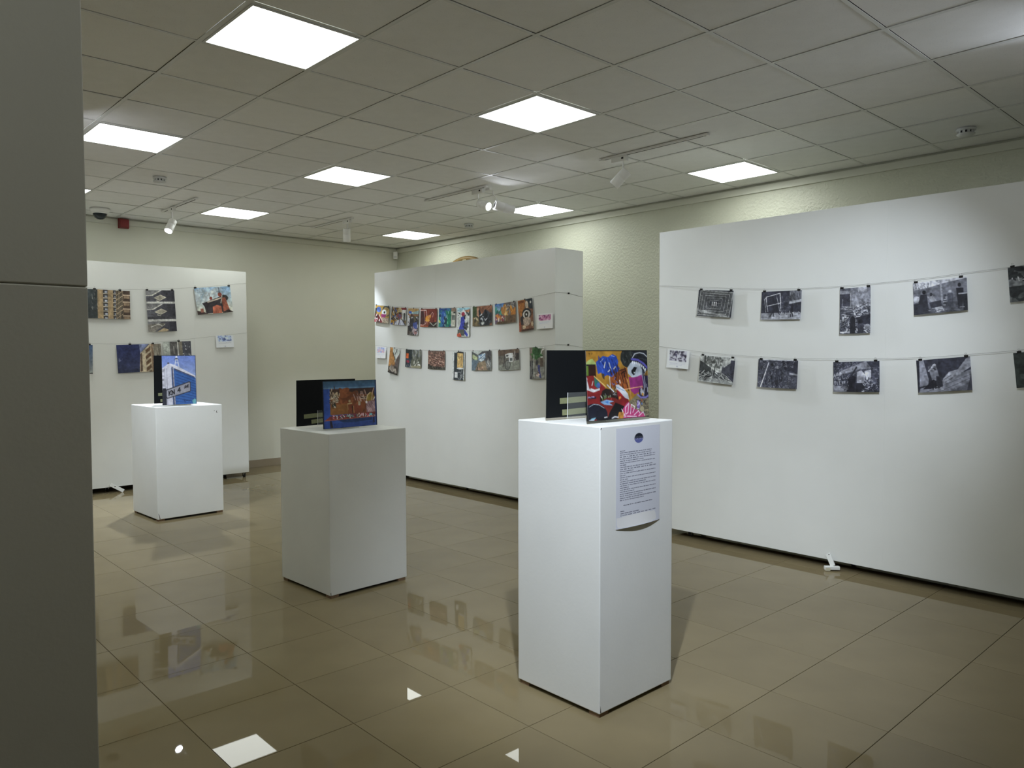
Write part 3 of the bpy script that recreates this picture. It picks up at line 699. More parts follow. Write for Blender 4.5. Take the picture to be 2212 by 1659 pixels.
c = Canvas(112, 76, (150, 153, 150), GR, seed=17, det=0.11)
c.blot(0.15, 0.05, 0.65, 0.42, [(70, 73, 70), (95, 98, 94)], 60, 0.035, 0.9, 1.2); c.strokes(0.12, 0.02, 0.62, 0.45, [(50, 53, 52), (80, 82, 80)], 40, 0.14, 0.012, 1.55)
c.rect(0.13, 0.0, 0.17, 0.40, (45, 48, 48)); c.poly([(0, 0.20), (0.14, 0.30), (0.35, 0.46), (0.35, 0.66), (0, 0.72)], (48, 51, 52)); c.poly([(0.66, 0.36), (0.88, 0.14), (1, 0.10), (1, 0.92), (0.80, 0.70), (0.64, 0.58)], (56, 58, 66)); c.poly([(0.68, 0.32), (0.88, 0.13), (0.90, 0.18), (0.70, 0.40)], (140, 143, 142)); c.rect(0.88, 0.10, 1, 0.82, (46, 47, 60))
c.poly([(0.30, 0.66), (0.50, 0.60), (0.98, 0.98), (0, 0.96), (0.05, 0.84)], (118, 121, 120)); c.strokes(0.0, 0.62, 0.32, 0.86, [(160, 162, 160), (30, 32, 34), (35, 37, 40)], 40, 0.16, 0.016, -0.5)
c.figure(0.44, 0.46, 0.36, (26, 28, 32)); c.figure(0.38, 0.48, 0.28, (50, 52, 54)); c.strokes(0.5, 0.6, 0.95, 0.86, [(150, 152, 152), (36, 38, 42), (60, 62, 66)], 50, 0.10, 0.014, 0.5); c.noise(5)
hang('R', -3.252, 1.361, 0.305, 0.203, -4.6, 'monochrome print of a street lined with stacked timber', c, clips=(0.07, 0.93), group='monochrome prints')

c = Canvas(112, 76, (62, 64, 76), GR, seed=18, det=0.11)
c.strokes(0, 0.0, 1, 1, [(40, 41, 52), (120, 122, 132), (90, 92, 102), (35, 36, 46)], 420, 0.06, 0.010); c.rect(0.12, 0.0, 0.88, 0.035, (165, 167, 176)); c.poly([(0.60, 0.04), (1, 0.05), (1, 0.46), (0.68, 0.36)], (40, 41, 52)); c.strokes(0.66, 0.05, 0.9, 0.26, [(110, 112, 122), (50, 51, 62)], 26, 0.07, 0.012)
c.strokes(0.12, 0.56, 0.62, 0.95, [(34, 35, 45)], 16, 0.20, 0.02, 1.5); c.figure(0.50, 0.20, 0.66, (42, 43, 53), True, (110, 112, 120)); c.line([(0.27, 0.12), (0.09, 0.98)], 0.026, (176, 178, 188)); c.poly([(0.80, 0.44), (1, 0.48), (1, 0.54), (0.80, 0.50)], (130, 132, 142)); c.rect(0.90, 0.55, 1, 0.95, (66, 68, 80)); c.noise(5)
hang('R', -2.751, 1.338, 0.305, 0.203, -1.4, 'monochrome print of a man before a wood pile with a pale pole', c, group='monochrome prints')

c = Canvas(112, 76, (58, 60, 74), GR, seed=19, det=0.11)
c.strokes(0, 0, 1, 0.45, [(36, 38, 48), (110, 112, 124), (85, 87, 98)], 200, 0.05, 0.012); c.poly([(0.13, 0.34), (0.70, 0.0), (0.98, 0.02), (1, 0.20), (0.55, 0.28), (0.16, 0.46)], (122, 124, 136)); c.poly([(0.72, 0.02), (1, 0.02), (1, 0.20), (0.82, 0.22)], (48, 50, 62)); c.ell(0.16, 0.41, 0.03, 0.06, (150, 152, 162)); c.line([(0.18, 0.44), (0.60, 0.26)], 0.02, (80, 82, 92))
c.poly([(0.52, 0.34), (0.62, 0.30), (0.70, 0.44), (0.68, 0.72), (0.52, 0.72)], (150, 152, 164)); c.poly([(0.68, 0.32), (0.82, 0.28), (0.82, 0.60), (0.72, 0.60)], (165, 167, 178)); c.poly([(0.32, 0.56), (0.40, 0.46), (0.50, 0.50), (0.48, 1), (0.31, 1)], (28, 28, 38)); c.line([(0.40, 0.48), (0.51, 0.20)], 0.035, (40, 41, 50)); c.rect(0.49, 0.70, 0.68, 1, (30, 31, 40)); c.ell(0.66, 0.60, 0.03, 0.10, (140, 142, 154))
c.strokes(0.0, 0.40, 0.22, 0.80, [(30, 31, 40), (130, 132, 144), (160, 162, 172)], 40, 0.07, 0.014, 1.4); c.rect(0, 0.80, 0.30, 1, (110, 112, 122)); c.strokes(0.20, 0.50, 0.34, 0.96, [(150, 152, 162), (36, 37, 46)], 40, 0.06, 0.010); c.strokes(0.66, 0.56, 1, 0.99, [(150, 152, 164), (30, 31, 40), (32, 33, 42), (70, 72, 84)], 110, 0.07, 0.014); c.noise(5)
hang('R', -2.189, 1.330, 0.305, 0.203, 1.7, 'monochrome print of two men shouldering a huge log', c, clips=(0.08, 0.92), group='monochrome prints')

c = Canvas(124, 84, (40, 41, 52), GR, seed=20, det=0.11)
c.rect(0, 0, 0.06, 0.90, (34, 35, 44)); c.poly([(0.06, 0.02), (0.14, 0.0), (0.22, 0.62), (0.20, 0.78), (0.04, 0.82)], (112, 114, 126)); c.poly([(0.14, 0), (0.42, 0), (0.40, 0.36), (0.22, 0.34)], (46, 47, 58)); c.poly([(0.22, 0.22), (0.37, 0.18), (0.42, 0.56), (0.30, 0.74), (0.26, 0.5)], (100, 102, 112)); c.blot(0.22, 0.18, 0.38, 0.34, [(150, 152, 162), (60, 61, 70)], 16, 0.02)
c.poly([(0.05, 0.88), (1, 0.38), (1, 1), (0.02, 1)], (104, 106, 116)); c.line([(0.15, 1), (1, 0.52)], 0.010, (70, 72, 80)); c.line([(0.40, 1), (1, 0.62)], 0.010, (72, 74, 82)); c.poly([(0.62, 1), (1, 0.72), (1, 1)], (80, 82, 92)); c.poly([(0.90, 1), (1, 0.46), (1, 1)], (46, 47, 56))
c.poly([(0.10, 0.90), (0.30, 0.62), (0.44, 0.72), (0.48, 0.84), (0.30, 0.90)], (26, 26, 34)); c.poly([(0.48, 0.62), (0.60, 0.42), (0.76, 0.36), (0.92, 0.06), (1, 0.0), (1, 0.30), (0.78, 0.52), (0.60, 0.72), (0.50, 0.76)], (118, 120, 130)); c.poly([(0.50, 0.60), (0.60, 0.46), (0.72, 0.44), (0.66, 0.60), (0.54, 0.74)], (134, 136, 146)); c.line([(0.50, 0.64), (0.64, 0.52)], 0.012, (70, 71, 80)); c.line([(0.52, 0.72), (0.66, 0.60)], 0.012, (70, 71, 80))
c.poly([(0.36, 0.52), (0.46, 0.54), (0.48, 0.82), (0.36, 0.84)], (40, 41, 50)); c.blot(0.24, 0.84, 0.50, 0.94, [(150, 152, 160), (50, 51, 58)], 18, 0.014); c.noise(3)
hang('R', -1.654, 1.352, 0.305, 0.203, 5.1, 'monochrome print of a craftsman hand on a wooden plank', c, clips=(0.08, 0.93), group='monochrome prints')

c = Canvas(124, 84, (42, 48, 46), GR, seed=21, det=0.11); c.blot(0.1, 0.3, 1, 1, [(60, 68, 64), (36, 42, 40)], 24, 0.12); c.ell(0.24, 0.36, 0.03, 0.03, (150, 156, 152)); c.noise(3)
hang('R', -1.125, 1.402, 0.305, 0.203, 6.6, 'dark monochrome print cut off by the picture edge, lower row', c, clips=(0.10, 0.92), group='monochrome prints')

# ---- small colour prints (panel M)
def cm(seed, bg, nx=66, ny=44): return Canvas(nx, ny, bg, GM, seed=seed)
GC = 'small colour prints'
c = cm(31, (150, 118, 50)); c.ell(0.26, 0.25, 0.16, 0.16, (60, 85, 150)); c.ell(0.80, 0.28, 0.30, 0.32, (50, 56, 58)); c.ell(0.78, 0.32, 0.22, 0.25, (140, 116, 70)); c.ell(0.64, 0.38, 0.16, 0.16, (172, 182, 182)); c.ell(0.66, 0.38, 0.05, 0.07, (24, 26, 28)); c.poly([(0.42, 0.50), (0.80, 0.48), (0.72, 0.72), (0.50, 0.68)], (128, 40, 92)); c.rect(0, 0.18, 0.10, 0.50, (36, 34, 28)); c.poly([(0, 0.50), (0.25, 0.52), (0.55, 0.80), (0.62, 1), (0, 1)], (84, 32, 34)); c.line([(0.30, 0.55), (0.55, 0.85)], 0.05, (180, 165, 160)); c.rect(0.55, 0.68, 1, 1, (122, 108, 88)); c.strokes(0.55, 0.70, 1, 1, [(90, 76, 60), (165, 120, 110), (150, 145, 130)], 30, 0.12, 0.02); c.blot(0.0, 0.62, 0.4, 1, [(34, 28, 32), (150, 50, 60), (190, 185, 180)], 14, 0.06)
hang('M', -7.860, 1.964, 0.305, 0.203, -6.0, 'colour print of an orange mural, first of the upper row', c, csize=0.015, group=GC)
c = cm(32, (128, 104, 60)); c.strokes(0, 0, 0.5, 1, [(180, 130, 40), (70, 55, 40), (60, 75, 130), (170, 165, 150), (40, 36, 32)], 90, 0.16, 0.04); c.rect(0.62, 0, 1, 0.16, (110, 36, 40)); c.rect(0.68, 0.14, 1, 0.36, (175, 175, 172)); c.rect(0.72, 0.36, 1, 0.72, (150, 152, 150)); c.rect(0.84, 0.3, 0.92, 0.80, (44, 44, 44)); c.ell(0.58, 0.18, 0.12, 0.16, (165, 148, 105)); c.rect(0.48, 0.28, 0.70, 0.60, (44, 40, 40)); c.blot(0.4, 0.4, 0.66, 0.64, [(120, 55, 60), (70, 75, 115)], 14, 0.06); c.poly([(0.26, 1), (0.40, 0.76), (0.62, 0.66), (0.86, 0.76), (1, 1)], (160, 164, 182)); c.line([(0.58, 0.68), (0.56, 1)], 0.05, (60, 50, 66)); c.line([(0.74, 0.66), (0.98, 0.98)], 0.05, (70, 70, 80)); c.rect(0, 0.92, 0.12, 1, (40, 60, 140))
hang('M', -7.512, 1.927, 0.305, 0.203, -4.2, 'colour print of a man before a yellow mural, second of the upper row', c, csize=0.015, group=GC)
c = cm(33, (86, 80, 74), 44, 66); c.rect(0, 0, 1, 0.20, (160, 128, 78)); c.poly([(0.3, 0.16), (1, 0.08), (1, 0.2), (0, 0.24)], (130, 158, 162)); c.ell(0.2, 0.15, 0.16, 0.05, (50, 80, 160)); c.rect(0, 0.22, 1, 0.28, (132, 84, 56)); c.rect(0, 0.28, 1, 0.44, (90, 84, 52)); c.blot(0, 0.32, 1, 1, [(40, 40, 44), (60, 58, 60), (160, 160, 168), (70, 60, 56)], 70, 0.10); c.rect(0.2, 0.38, 0.50, 0.68, (50, 48, 50)); c.ell(0.36, 0.26, 0.10, 0.06, (70, 44, 40)); c.poly([(0.5, 0.54), (0.86, 0.50), (0.90, 0.76), (0.52, 0.74)], (60, 74, 140)); c.blot(0.5, 0.74, 0.85, 0.98, [(140, 96, 96), (165, 150, 155)], 12, 0.08)
hang('M', -7.223, 1.852, 0.203, 0.305, -3.2, 'upright colour print of a street crowd in the upper row', c, clips=(0.5,), csize=0.015, group=GC)
c = cm(34, (104, 46, 38)); c.rect(0.0, 0.14, 0.26, 0.84, (72, 40, 42)); wv = (190, 150, 145); c.line([(0, 0.10), (0.34, 0.09), (0.40, 0.40), (0.36, 0.80), (0.20, 0.90), (0.02, 0.88)], 0.030, wv); c.line([(0.22, 0.14), (0.26, 0.5), (0.28, 0.86)], 0.024, (150, 120, 120)); c.blot(0.34, 0.38, 0.58, 0.66, [(200, 140, 50), (190, 120, 40)], 16, 0.06); c.line([(0.5, 0.5), (0.60, 0.36), (0.72, 0.20), (0.78, 0.26), (0.74, 0.46)], 0.018, wv); c.line([(0.52, 0.55), (0.44, 0.86)], 0.018, (200, 140, 90)); c.poly([(0.5, 1), (0.62, 0.76), (1, 0.70), (1, 1)], (46, 36, 34)); c.line([(0.60, 0.74), (0.82, 0.92), (0.99, 0.76)], 0.03, (150, 160, 150)); c.grad(0.0, 0.92, 0.5, 1, (150, 70, 40), (150, 70, 40)); c.ell(0.90, 0.66, 0.02, 0.04, (230, 110, 60))
hang('M', -6.927, 1.887, 0.305, 0.203, -2.3, 'rust red colour print with pale outlines in the upper row', c, csize=0.015, group=GC)
c = cm(35, (40, 70, 86)); c.blot(0, 0, 0.75, 1, [(30, 60, 120), (40, 90, 130), (36, 110, 90), (24, 44, 80), (60, 140, 100)], 60, 0.12); c.poly([(0.12, 0.2), (0.4, 0.12), (0.48, 0.5), (0.36, 0.85), (0.2, 0.7)], (40, 80, 150)); c.poly([(0.5, 0.2), (0.74, 0.1), (0.76, 0.8), (0.6, 1), (0.45, 0.8)], (26, 100, 76)); c.rect(0.34, 0.45, 0.50, 1, (26, 38, 60)); c.strokes(0.05, 0.2, 0.7, 0.9, [(150, 200, 210), (100, 180, 140)], 14, 0.10, 0.02, 1.3); c.poly([(0, 0.58), (0.14, 0.7), (0.10, 0.8), (0, 0.72)], (170, 180, 90)); c.rect(0.76, 0.0, 1, 1, (150, 150, 136)); c.rect(0.76, 0, 1, 0.18, (120, 96, 78)); c.rect(0.80, 0.36, 0.98, 0.64, (84, 90, 86)); c.rect(0.88, 0.2, 1, 0.28, (36, 36, 36)); c.rect(0.62, 0.96, 1, 1, (40, 50, 50))
hang('M', -6.596, 1.878, 0.290, 0.203, -1.4, 'blue and green painted face print in the upper row', c, csize=0.015, group=GC)
c = cm(36, (168, 172, 166), 44, 66); c.grad(0, 0, 1, 0.14, (110, 160, 180), (150, 180, 190)); c.poly([(0.4, 0.12), (1, 0.06), (1, 0.16), (0.4, 0.18)], (150, 96, 66)); c.rect(0, 0.16, 1, 0.28, (150, 156, 150)); c.blot(0, 0.18, 1, 0.28, [(50, 56, 56), (180, 186, 182)], 20, 0.08); c.ell(0.52, 0.18, 0.17, 0.09, (186, 190, 192)); c.ell(0.48, 0.22, 0.14, 0.07, (130, 34, 52)); c.poly([(0.30, 0.32), (0.58, 0.30), (0.64, 0.52), (0.62, 0.74), (0.9, 0.92), (0.84, 1), (0.55, 0.86), (0.14, 0.72), (0.28, 0.56)], (48, 58, 150)); c.rect(0.56, 0.28, 0.66, 0.40, (30, 30, 50)); c.rect(0.05, 0.74, 0.62, 0.96, (70, 74, 70)); c.blot(0.0, 0.86, 0.30, 1, [(160, 60, 40), (190, 90, 60)], 8, 0.10); c.blot(0.62, 0.54, 0.92, 0.70, [(40, 42, 44), (70, 74, 74)], 12, 0.08)
hang('M', -6.316, 1.819, 0.203, 0.305, -0.7, 'upright print of a motorbike rider in a blue suit', c, clips=(0.45,), csize=0.015, group=GC)
c = cm(37, (120, 78, 58)); c.rect(0, 0, 0.22, 0.55, (58, 72, 46)); c.rect(0.22, 0.10, 0.36, 0.58, (160, 118, 92)); c.rect(0.36, 0.06, 0.40, 0.56, (50, 34, 28)); c.strokes(0.5, 0.05, 1, 0.45, [(140, 92, 70), (104, 66, 50)], 14, 0.25, 0.03, -0.6); c.rect(0, 0.60, 0.5, 1, (98, 84, 58)); c.blot(0.10, 0.52, 0.5, 0.68, [(60, 56, 44), (150, 140, 110)], 16, 0.05); c.blot(0.40, 0.45, 1, 0.95, [(40, 44, 50), (56, 62, 70), (34, 36, 42)], 34, 0.12); c.blot(0.42, 0.42, 0.8, 0.7, [(180, 186, 190)], 8, 0.035); c.ell(0.54, 0.86, 0.08, 0.08, (160, 164, 160))
hang('M', -6.010, 1.875, 0.305, 0.203, 1.0, 'print of parked motorbikes against a brown wall', c, csize=0.015, group=GC)
c = cm(38, (100, 88, 84)); c.grad(0, 0, 0.45, 0.36, (46, 86, 150), (130, 160, 180)); c.blot(0.0, 0.30, 0.35, 0.6, [(40, 90, 84), (60, 130, 120)], 22, 0.07); c.blot(0.38, 0.15, 0.62, 0.55, [(190, 150, 90), (150, 100, 50), (120, 90, 60)], 24, 0.08); c.strokes(0.60, 0.05, 1, 0.55, [(80, 84, 90), (140, 140, 140), (50, 52, 58)], 50, 0.12, 0.02); c.blot(0.78, 0.36, 1, 0.66, [(190, 130, 50), (160, 100, 40)], 16, 0.07); c.blot(0, 0.60, 0.4, 0.9, [(170, 104, 50), (130, 60, 70), (180, 170, 160), (80, 60, 90)], 26, 0.07); c.rect(0.50, 0.62, 1, 1, (92, 72, 54)); c.line([(0.52, 0.55), (0.53, 0.98)], 0.018, (160, 150, 120)); c.rect(0.1, 0.88, 0.6, 1, (80, 64, 44))
hang('M', -5.658, 1.890, 0.305, 0.203, 3.0, 'print of a colourful mural with a pale figure, near the portrait eye', c, csize=0.015, group=GC)
c = cm(39, (112, 76, 58), 44, 66); c.poly([(0, 0), (0.5, 0), (0.42, 0.34), (0.20, 0.52), (0, 0.36)], (150, 92, 42)); c.rect(0.05, 0.03, 0.42, 0.10, (110, 60, 34)); c.poly([(0.5, 0), (1, 0), (1, 0.34), (0.75, 0.32), (0.66, 0.16)], (40, 46, 52)); c.ell(0.86, 0.12, 0.05, 0.04, (175, 175, 170)); c.ell(0.60, 0.18, 0.10, 0.12, (165, 150, 130)); c.ell(0.56, 0.46, 0.30, 0.17, (34, 38, 42)); c.ell(0.56, 0.48, 0.25, 0.13, (176, 172, 168)); c.ell(0.55, 0.48, 0.13, 0.10, (40, 34, 30)); c.ell(0.55, 0.48, 0.05, 0.035, (200, 200, 200)); c.ell(0.56, 0.70, 0.26, 0.14, (150, 132, 118)); c.poly([(0.14, 0.54), (0.30, 0.50), (0.34, 0.80), (0.16, 0.78)], (46, 42, 44)); c.ell(0.36, 0.87, 0.12, 0.06, (180, 160, 130)); c.rect(0, 0.70, 0.16, 1, (140, 70, 46)); c.rect(0.20, 0.94, 1, 1, (66, 44, 36)); c.ell(0.9, 0.80, 0.06, 0.08, (170, 150, 120))
hang('M', -5.363, 1.859, 0.203, 0.305, 5.5, 'upright print of a painted face with one large eye', c, clips=(0.5,), csize=0.015, group=GC)
hang('M', -5.103, 1.794, 0.210, 0.143, 1.3, 'white caption card with a pink picture at the near end of the panel', card_canvas(40, [(150, 90, 125), (120, 40, 85), (185, 150, 170), (90, 40, 80), (170, 120, 150)], (0.12, 0.10, 0.86, 0.46), GM), clips=(), cat='caption card', name='caption_card', group='caption cards')
hang('M', -7.890, 1.506, 0.210, 0.143, -3.0, 'white caption card with a blue and peach picture at the far end', card_canvas(41, [(150, 160, 200), (70, 100, 170), (190, 130, 120), (190, 160, 130), (110, 130, 190)], (0.12, 0.08, 0.85, 0.55), GM), clips=(), cat='caption card', name='caption_card', group='caption cards')
c = cm(42, (110, 76, 52), 44, 66); c.poly([(0, 0), (0.3, 0), (0.34, 0.2), (0.62, 0.42), (0.60, 0.62), (0, 0.75)], (150, 104, 56)); c.poly([(0.3, 0), (1, 0), (1, 0.18), (0.74, 0.44), (0.62, 0.55), (0.56, 0.36), (0.34, 0.2)], (165, 172, 166)); c.line([(0.72, 0.02), (0.55, 0.24)], 0.05, (40, 40, 40)); c.line([(0.36, 0.2), (0.62, 0.42)], 0.06, (40, 36, 34)); c.poly([(1, 0.14), (1, 0.75), (0.66, 0.70), (0.66, 0.46)], (84, 74, 72)); c.poly([(0, 0.75), (0.6, 0.66), (1, 0.74), (1, 1), (0, 1)], (66, 60, 54)); c.blot(0.1, 0.74, 0.8, 0.88, [(130, 122, 112), (110, 100, 92)], 16, 0.10); c.rect(0, 0.94, 1, 1, (44, 42, 38))
hang('M', -7.618, 1.401, 0.203, 0.305, -9.9, 'tilted upright print of an alley between brown walls', c, clips=(0.45,), csize=0.015, group=GC)
c = cm(43, (84, 86, 74)); c.rect(0, 0, 0.45, 0.6, (40, 46, 48)); c.rect(0.42, 0, 1, 0.4, (96, 100, 104)); c.strokes(0.42, 0, 1, 0.7, [(50, 54, 52), (130, 130, 120), (80, 84, 70)], 40, 0.2, 0.03, 1.5); c.rect(0.04, 0.22, 0.20, 0.50, (190, 84, 40)); c.rect(0.02, 0.52, 0.35, 1, (46, 58, 72)); c.ell(0.16, 0.68, 0.10, 0.08, (150, 40, 60)); c.blot(0.55, 0.66, 0.9, 0.92, [(180, 182, 172), (70, 72, 62)], 20, 0.05); c.poly([(0.35, 0.9), (1, 0.86), (1, 1), (0.4, 1)], (120, 116, 92)); c.strokes(0.05, 0.75, 0.4, 1, [(150, 152, 150), (40, 42, 46)], 16, 0.14, 0.02, 1.2)
hang('M', -7.225, 1.431, 0.305, 0.203, -2.1, 'print of a workshop doorway with an orange sign', c, csize=0.015, group=GC)
c = cm(44, (104, 80, 70)); c.rect(0, 0, 1, 0.22, (98, 78, 68)); c.strokes(0, 0.02, 1, 0.92, [(60, 42, 38), (176, 142, 124), (140, 100, 84), (90, 60, 52)], 260, 0.09, 0.022, 0.15); c.poly([(0, 0.72), (0.3, 0.84), (1, 0.86), (1, 1), (0, 1)], (46, 44, 40)); c.strokes(0, 0.86, 1, 1, [(100, 96, 86)], 16, 0.08, 0.02)
hang('M', -6.790, 1.417, 0.305, 0.203, -1.1, 'print of a heap of cut brown timber pieces', c, csize=0.015, group=GC)
c = Canvas(44, 66, (170, 174, 170), GM, seed=45); c.rect(0.14, 0.05, 0.92, 1, (44, 50, 54)); c.rect(0.40, 0.04, 0.86, 0.56, (186, 152, 92)); c.poly([(0.36, 0.03), (0.62, 0.0), (0.92, 0.03), (0.92, 0.07), (0.36, 0.06)], (30, 30, 32)); c.rect(0.46, 0.18, 0.74, 0.21, (90, 66, 40)); c.rect(0.46, 0.24, 0.62, 0.26, (110, 80, 50)); c.rect(0.72, 0.08, 0.75, 0.5, (130, 98, 56)); c.ell(0.64, 0.59, 0.26, 0.03, (190, 194, 190)); c.rect(0.22, 0.72, 0.46, 0.92, (182, 186, 184)); c.strokes(0.5, 0.64, 0.9, 0.96, [(130, 134, 136), (60, 66, 68)], 24, 0.2, 0.03)
hang('M', -6.402, 1.358, 0.203, 0.305, -1.1, 'upright white-edged print of a yellow kiosk window', c, clips=(0.48,), csize=0.015, group=GC)
c = cm(46, (98, 102, 100)); c.rect(0, 0, 1, 0.3, (160, 166, 160)); c.poly([(0, 0.02), (0.34, 0.22), (0.36, 0.55), (0, 0.40)], (70, 74, 72)); c.poly([(0.05, 0.16), (0.32, 0.34), (0.30, 0.52), (0.04, 0.38)], (140, 150, 110)); c.poly([(0.34, 0.20), (0.55, 0.04), (1, 0.02), (1, 0.6), (0.72, 0.5)], (66, 64, 66)); c.poly([(0.36, 0.24), (0.70, 0.12), (0.70, 0.46), (0.50, 0.54), (0.36, 0.48)], (170, 182, 190)); c.strokes(0.38, 0.2, 0.68, 0.46, [(60, 66, 72), (90, 120, 150)], 16, 0.12, 0.025, -0.4); c.rect(0, 0.46, 0.34, 1, (84, 100, 112)); c.poly([(0.32, 0.62), (0.7, 0.5), (0.86, 1), (0.2, 1)], (118, 102, 80)); c.strokes(0.75, 0.3, 1, 0.95, [(150, 152, 150), (50, 50, 52), (100, 92, 84)], 34, 0.12, 0.02, 1.2); c.blot(0.3, 0.78, 0.6, 0.98, [(60, 56, 52), (140, 110, 90)], 12, 0.05)
hang('M', -6.026, 1.415, 0.305, 0.203, 1.2, 'print of a narrow lane with a painted white wall', c, csize=0.015, group=GC)
c = cm(47, (92, 88, 80)); c.rect(0, 0, 1, 0.28, (86, 70, 58)); c.rect(0.8, 0.2, 1, 0.55, (58, 52, 50)); c.poly([(0, 0.75), (1, 0.52), (1, 1), (0, 1)], (116, 118, 108)); c.ell(0.46, 0.74, 0.14, 0.24, (50, 50, 50)); c.ell(0.46, 0.74, 0.115, 0.20, (100, 102, 96)); c.line([(0.46, 0.54), (0.48, 0.94)], 0.014, (60, 60, 60)); c.line([(0.30, 0.20), (0.30, 0.60), (0.24, 0.80)], 0.03, (50, 48, 48)); c.rect(0.52, 0.18, 0.70, 0.60, (186, 190, 186)); c.rect(0.56, 0.42, 0.68, 0.56, (80, 84, 82)); c.poly([(0.34, 0.24), (0.52, 0.18), (0.56, 0.36), (0.38, 0.42)], (170, 172, 168)); c.ell(0.44, 0.30, 0.06, 0.05, (60, 60, 60)); c.strokes(0.7, 0.15, 0.84, 0.55, [(150, 150, 146), (70, 68, 66)], 14, 0.1, 0.02, 1.4)
hang('M', -5.610, 1.426, 0.305, 0.203, 2.8, 'print of a bicycle wheel and white crates', c, csize=0.015, group=GC)
c = cm(48, (100, 98, 88), 44, 66); c.rect(0, 0, 0.28, 0.4, (108, 96, 88)); c.blot(0.28, 0.02, 0.8, 0.30, [(52, 92, 50), (70, 110, 64), (44, 76, 44)], 30, 0.14); c.poly([(0.5, 0.0), (1, 0), (1, 0.06), (0.6, 0.05)], (186, 190, 186)); c.line([(0.98, 0.08), (0.84, 0.1), (0.76, 0.2)], 0.05, (190, 192, 188)); c.rect(0.72, 0.3, 0.88, 0.34, (180, 184, 180)); c.rect(0.70, 0.34, 0.88, 0.62, (84, 72, 62)); c.rect(0.88, 0.2, 1, 0.9, (98, 94, 86)); c.line([(0.30, 0.24), (0.30, 0.9)], 0.05, (150, 152, 148)); c.rect(0, 0.42, 0.24, 1, (64, 64, 66)); c.strokes(0, 0.4, 0.25, 1, [(120, 120, 116), (50, 50, 52)], 12, 0.4, 0.03, 1.57); c.poly([(0.4, 0.6), (0.95, 0.62), (0.98, 0.96), (0.3, 0.98)], (116, 116, 110)); c.poly([(0.54, 0.56), (0.68, 0.56), (0.70, 0.76), (0.78, 0.96), (0.68, 0.96), (0.58, 0.78)], (54, 58, 110)); c.ell(0.5, 0.48, 0.08, 0.08, (46, 46, 50)); c.blot(0.38, 0.78, 0.6, 0.9, [(170, 150, 140), (90, 76, 70)], 8, 0.08)
hang('M', -5.208, 1.396, 0.203, 0.305, 1.9, 'upright print of a path with green trees, next to the tallest pedestal board', c, clips=(0.42,), csize=0.015, group=GC)

# ---- building prints (panel L)
GB = 'large building prints'
tan = (150, 126, 92)
c = Canvas(108, 72, tan, GL, seed=51)
c.rect(0, 0, 0.30, 1, (50, 56, 58)); c.strokes(0.18, 0, 0.30, 1, [(120, 122, 116), (90, 92, 90)], 20, 0.06, 0.008, 1.4)
for x0, x1 in ((0.42, 0.515), (0.63, 0.69)):
    c.rect(x0, 0, x1, 1, (50, 50, 54))
    for k in range(7): c.rect(x0, 0.12 + 0.15 * k, x1, 0.15 + 0.15 * k, (176, 168, 150)); c.rect(x0 + 0.03, 0.05 + 0.15 * k, x1 - 0.01, 0.11 + 0.15 * k, (150, 156, 170))
c.poly([(0.70, 0), (0.84, 0), (0.84, 1), (0.70, 1)], (40, 36, 34))
for k in range(9): c.line([(0.70, 0.02 + 0.16 * k), (0.84, -0.14 + 0.16 * k)], 0.014, (160, 140, 112))
for k in range(5): c.line([(0.715 + 0.03 * k, 0.0), (0.715 + 0.03 * k, 1)], 0.010, (150, 132, 106))
c.rect(0.84, 0, 1, 1, (66, 52, 44))
for k in range(5): c.rect(0.84, 0.14 + 0.24 * k, 1, 0.18 + 0.24 * k, (172, 152, 128)); c.rect(0.86, 0.19 + 0.24 * k, 0.98, 0.28 + 0.24 * k, (130, 108, 86))
c.noise(4)
hang('L', 2.420, 2.021, 0.457, 0.305, -0.3, 'print of a tan concrete building facade beside the dark pillar', c, clips=(0.24, 0.78), csize=0.026, group=GB)
c = Canvas(76, 110, (62, 62, 68), GL, seed=52)
for k, y in enumerate((0.0, 0.33, 0.76)):
    yy = (0.0, 0.335, 0.765)[k]
    c.grad(0, yy, 1, yy + 0.30, (84, 84, 92), (48, 48, 56), True)
    c.poly([(0, yy), (0.48, yy), (0.30, yy + 0.08), (0.18, yy + 0.125), (0, yy + 0.125)], (112, 112, 114)); c.poly([(0.18, yy + 0.125), (0.5, yy), (0.57, yy), (0.24, yy + 0.135), (0, yy + 0.145), (0, yy + 0.125)], (190, 188, 178)) if k < 2 else c.poly([(0, yy + 0.22), (0.22, yy + 0.2), (0.56, yy + 0.05), (0.60, yy + 0.06), (0.24, yy + 0.22), (0, yy + 0.24)], (176, 168, 150))
    if k < 2:
        c.poly([(0.26, yy + 0.19), (0.50, yy + 0.11), (0.71, yy + 0.175), (0.47, yy + 0.255)], (184, 178, 160)); c.poly([(0.30, yy + 0.19), (0.50, yy + 0.125), (0.66, yy + 0.175), (0.47, yy + 0.24)], (150, 144, 130)); c.line([(0.36, yy + 0.26), (0.46, yy + 0.28)], 0.03, (176, 172, 160))
    else:
        c.poly([(0.05, 1), (0.3, yy + 0.2), (0.62, yy + 0.03), (0, yy + 0.05), (0, 1)], (104, 100, 94)); c.poly([(0.3, 1), (0.56, yy + 0.14), (0.72, yy + 0.2), (0.62, 1)], (156, 138, 108)); c.rect(0.75, yy, 1, 1, (44, 44, 52)); c.line([(0.1, yy + 0.12), (0.36, yy + 0.05), (0.5, yy + 0.1)], 0.02, (190, 186, 176))
c.rect(0, 0.275, 1, 0.325, (182, 182, 178)); c.rect(0, 0.70, 1, 0.755, (176, 176, 174)); c.noise(4)
hang('L', 2.973, 1.970, 0.305, 0.457, 2.6, 'upright print of grey concrete balconies with diamond openings', c, clips=(0.05, 0.93), csize=0.026, group=GB)
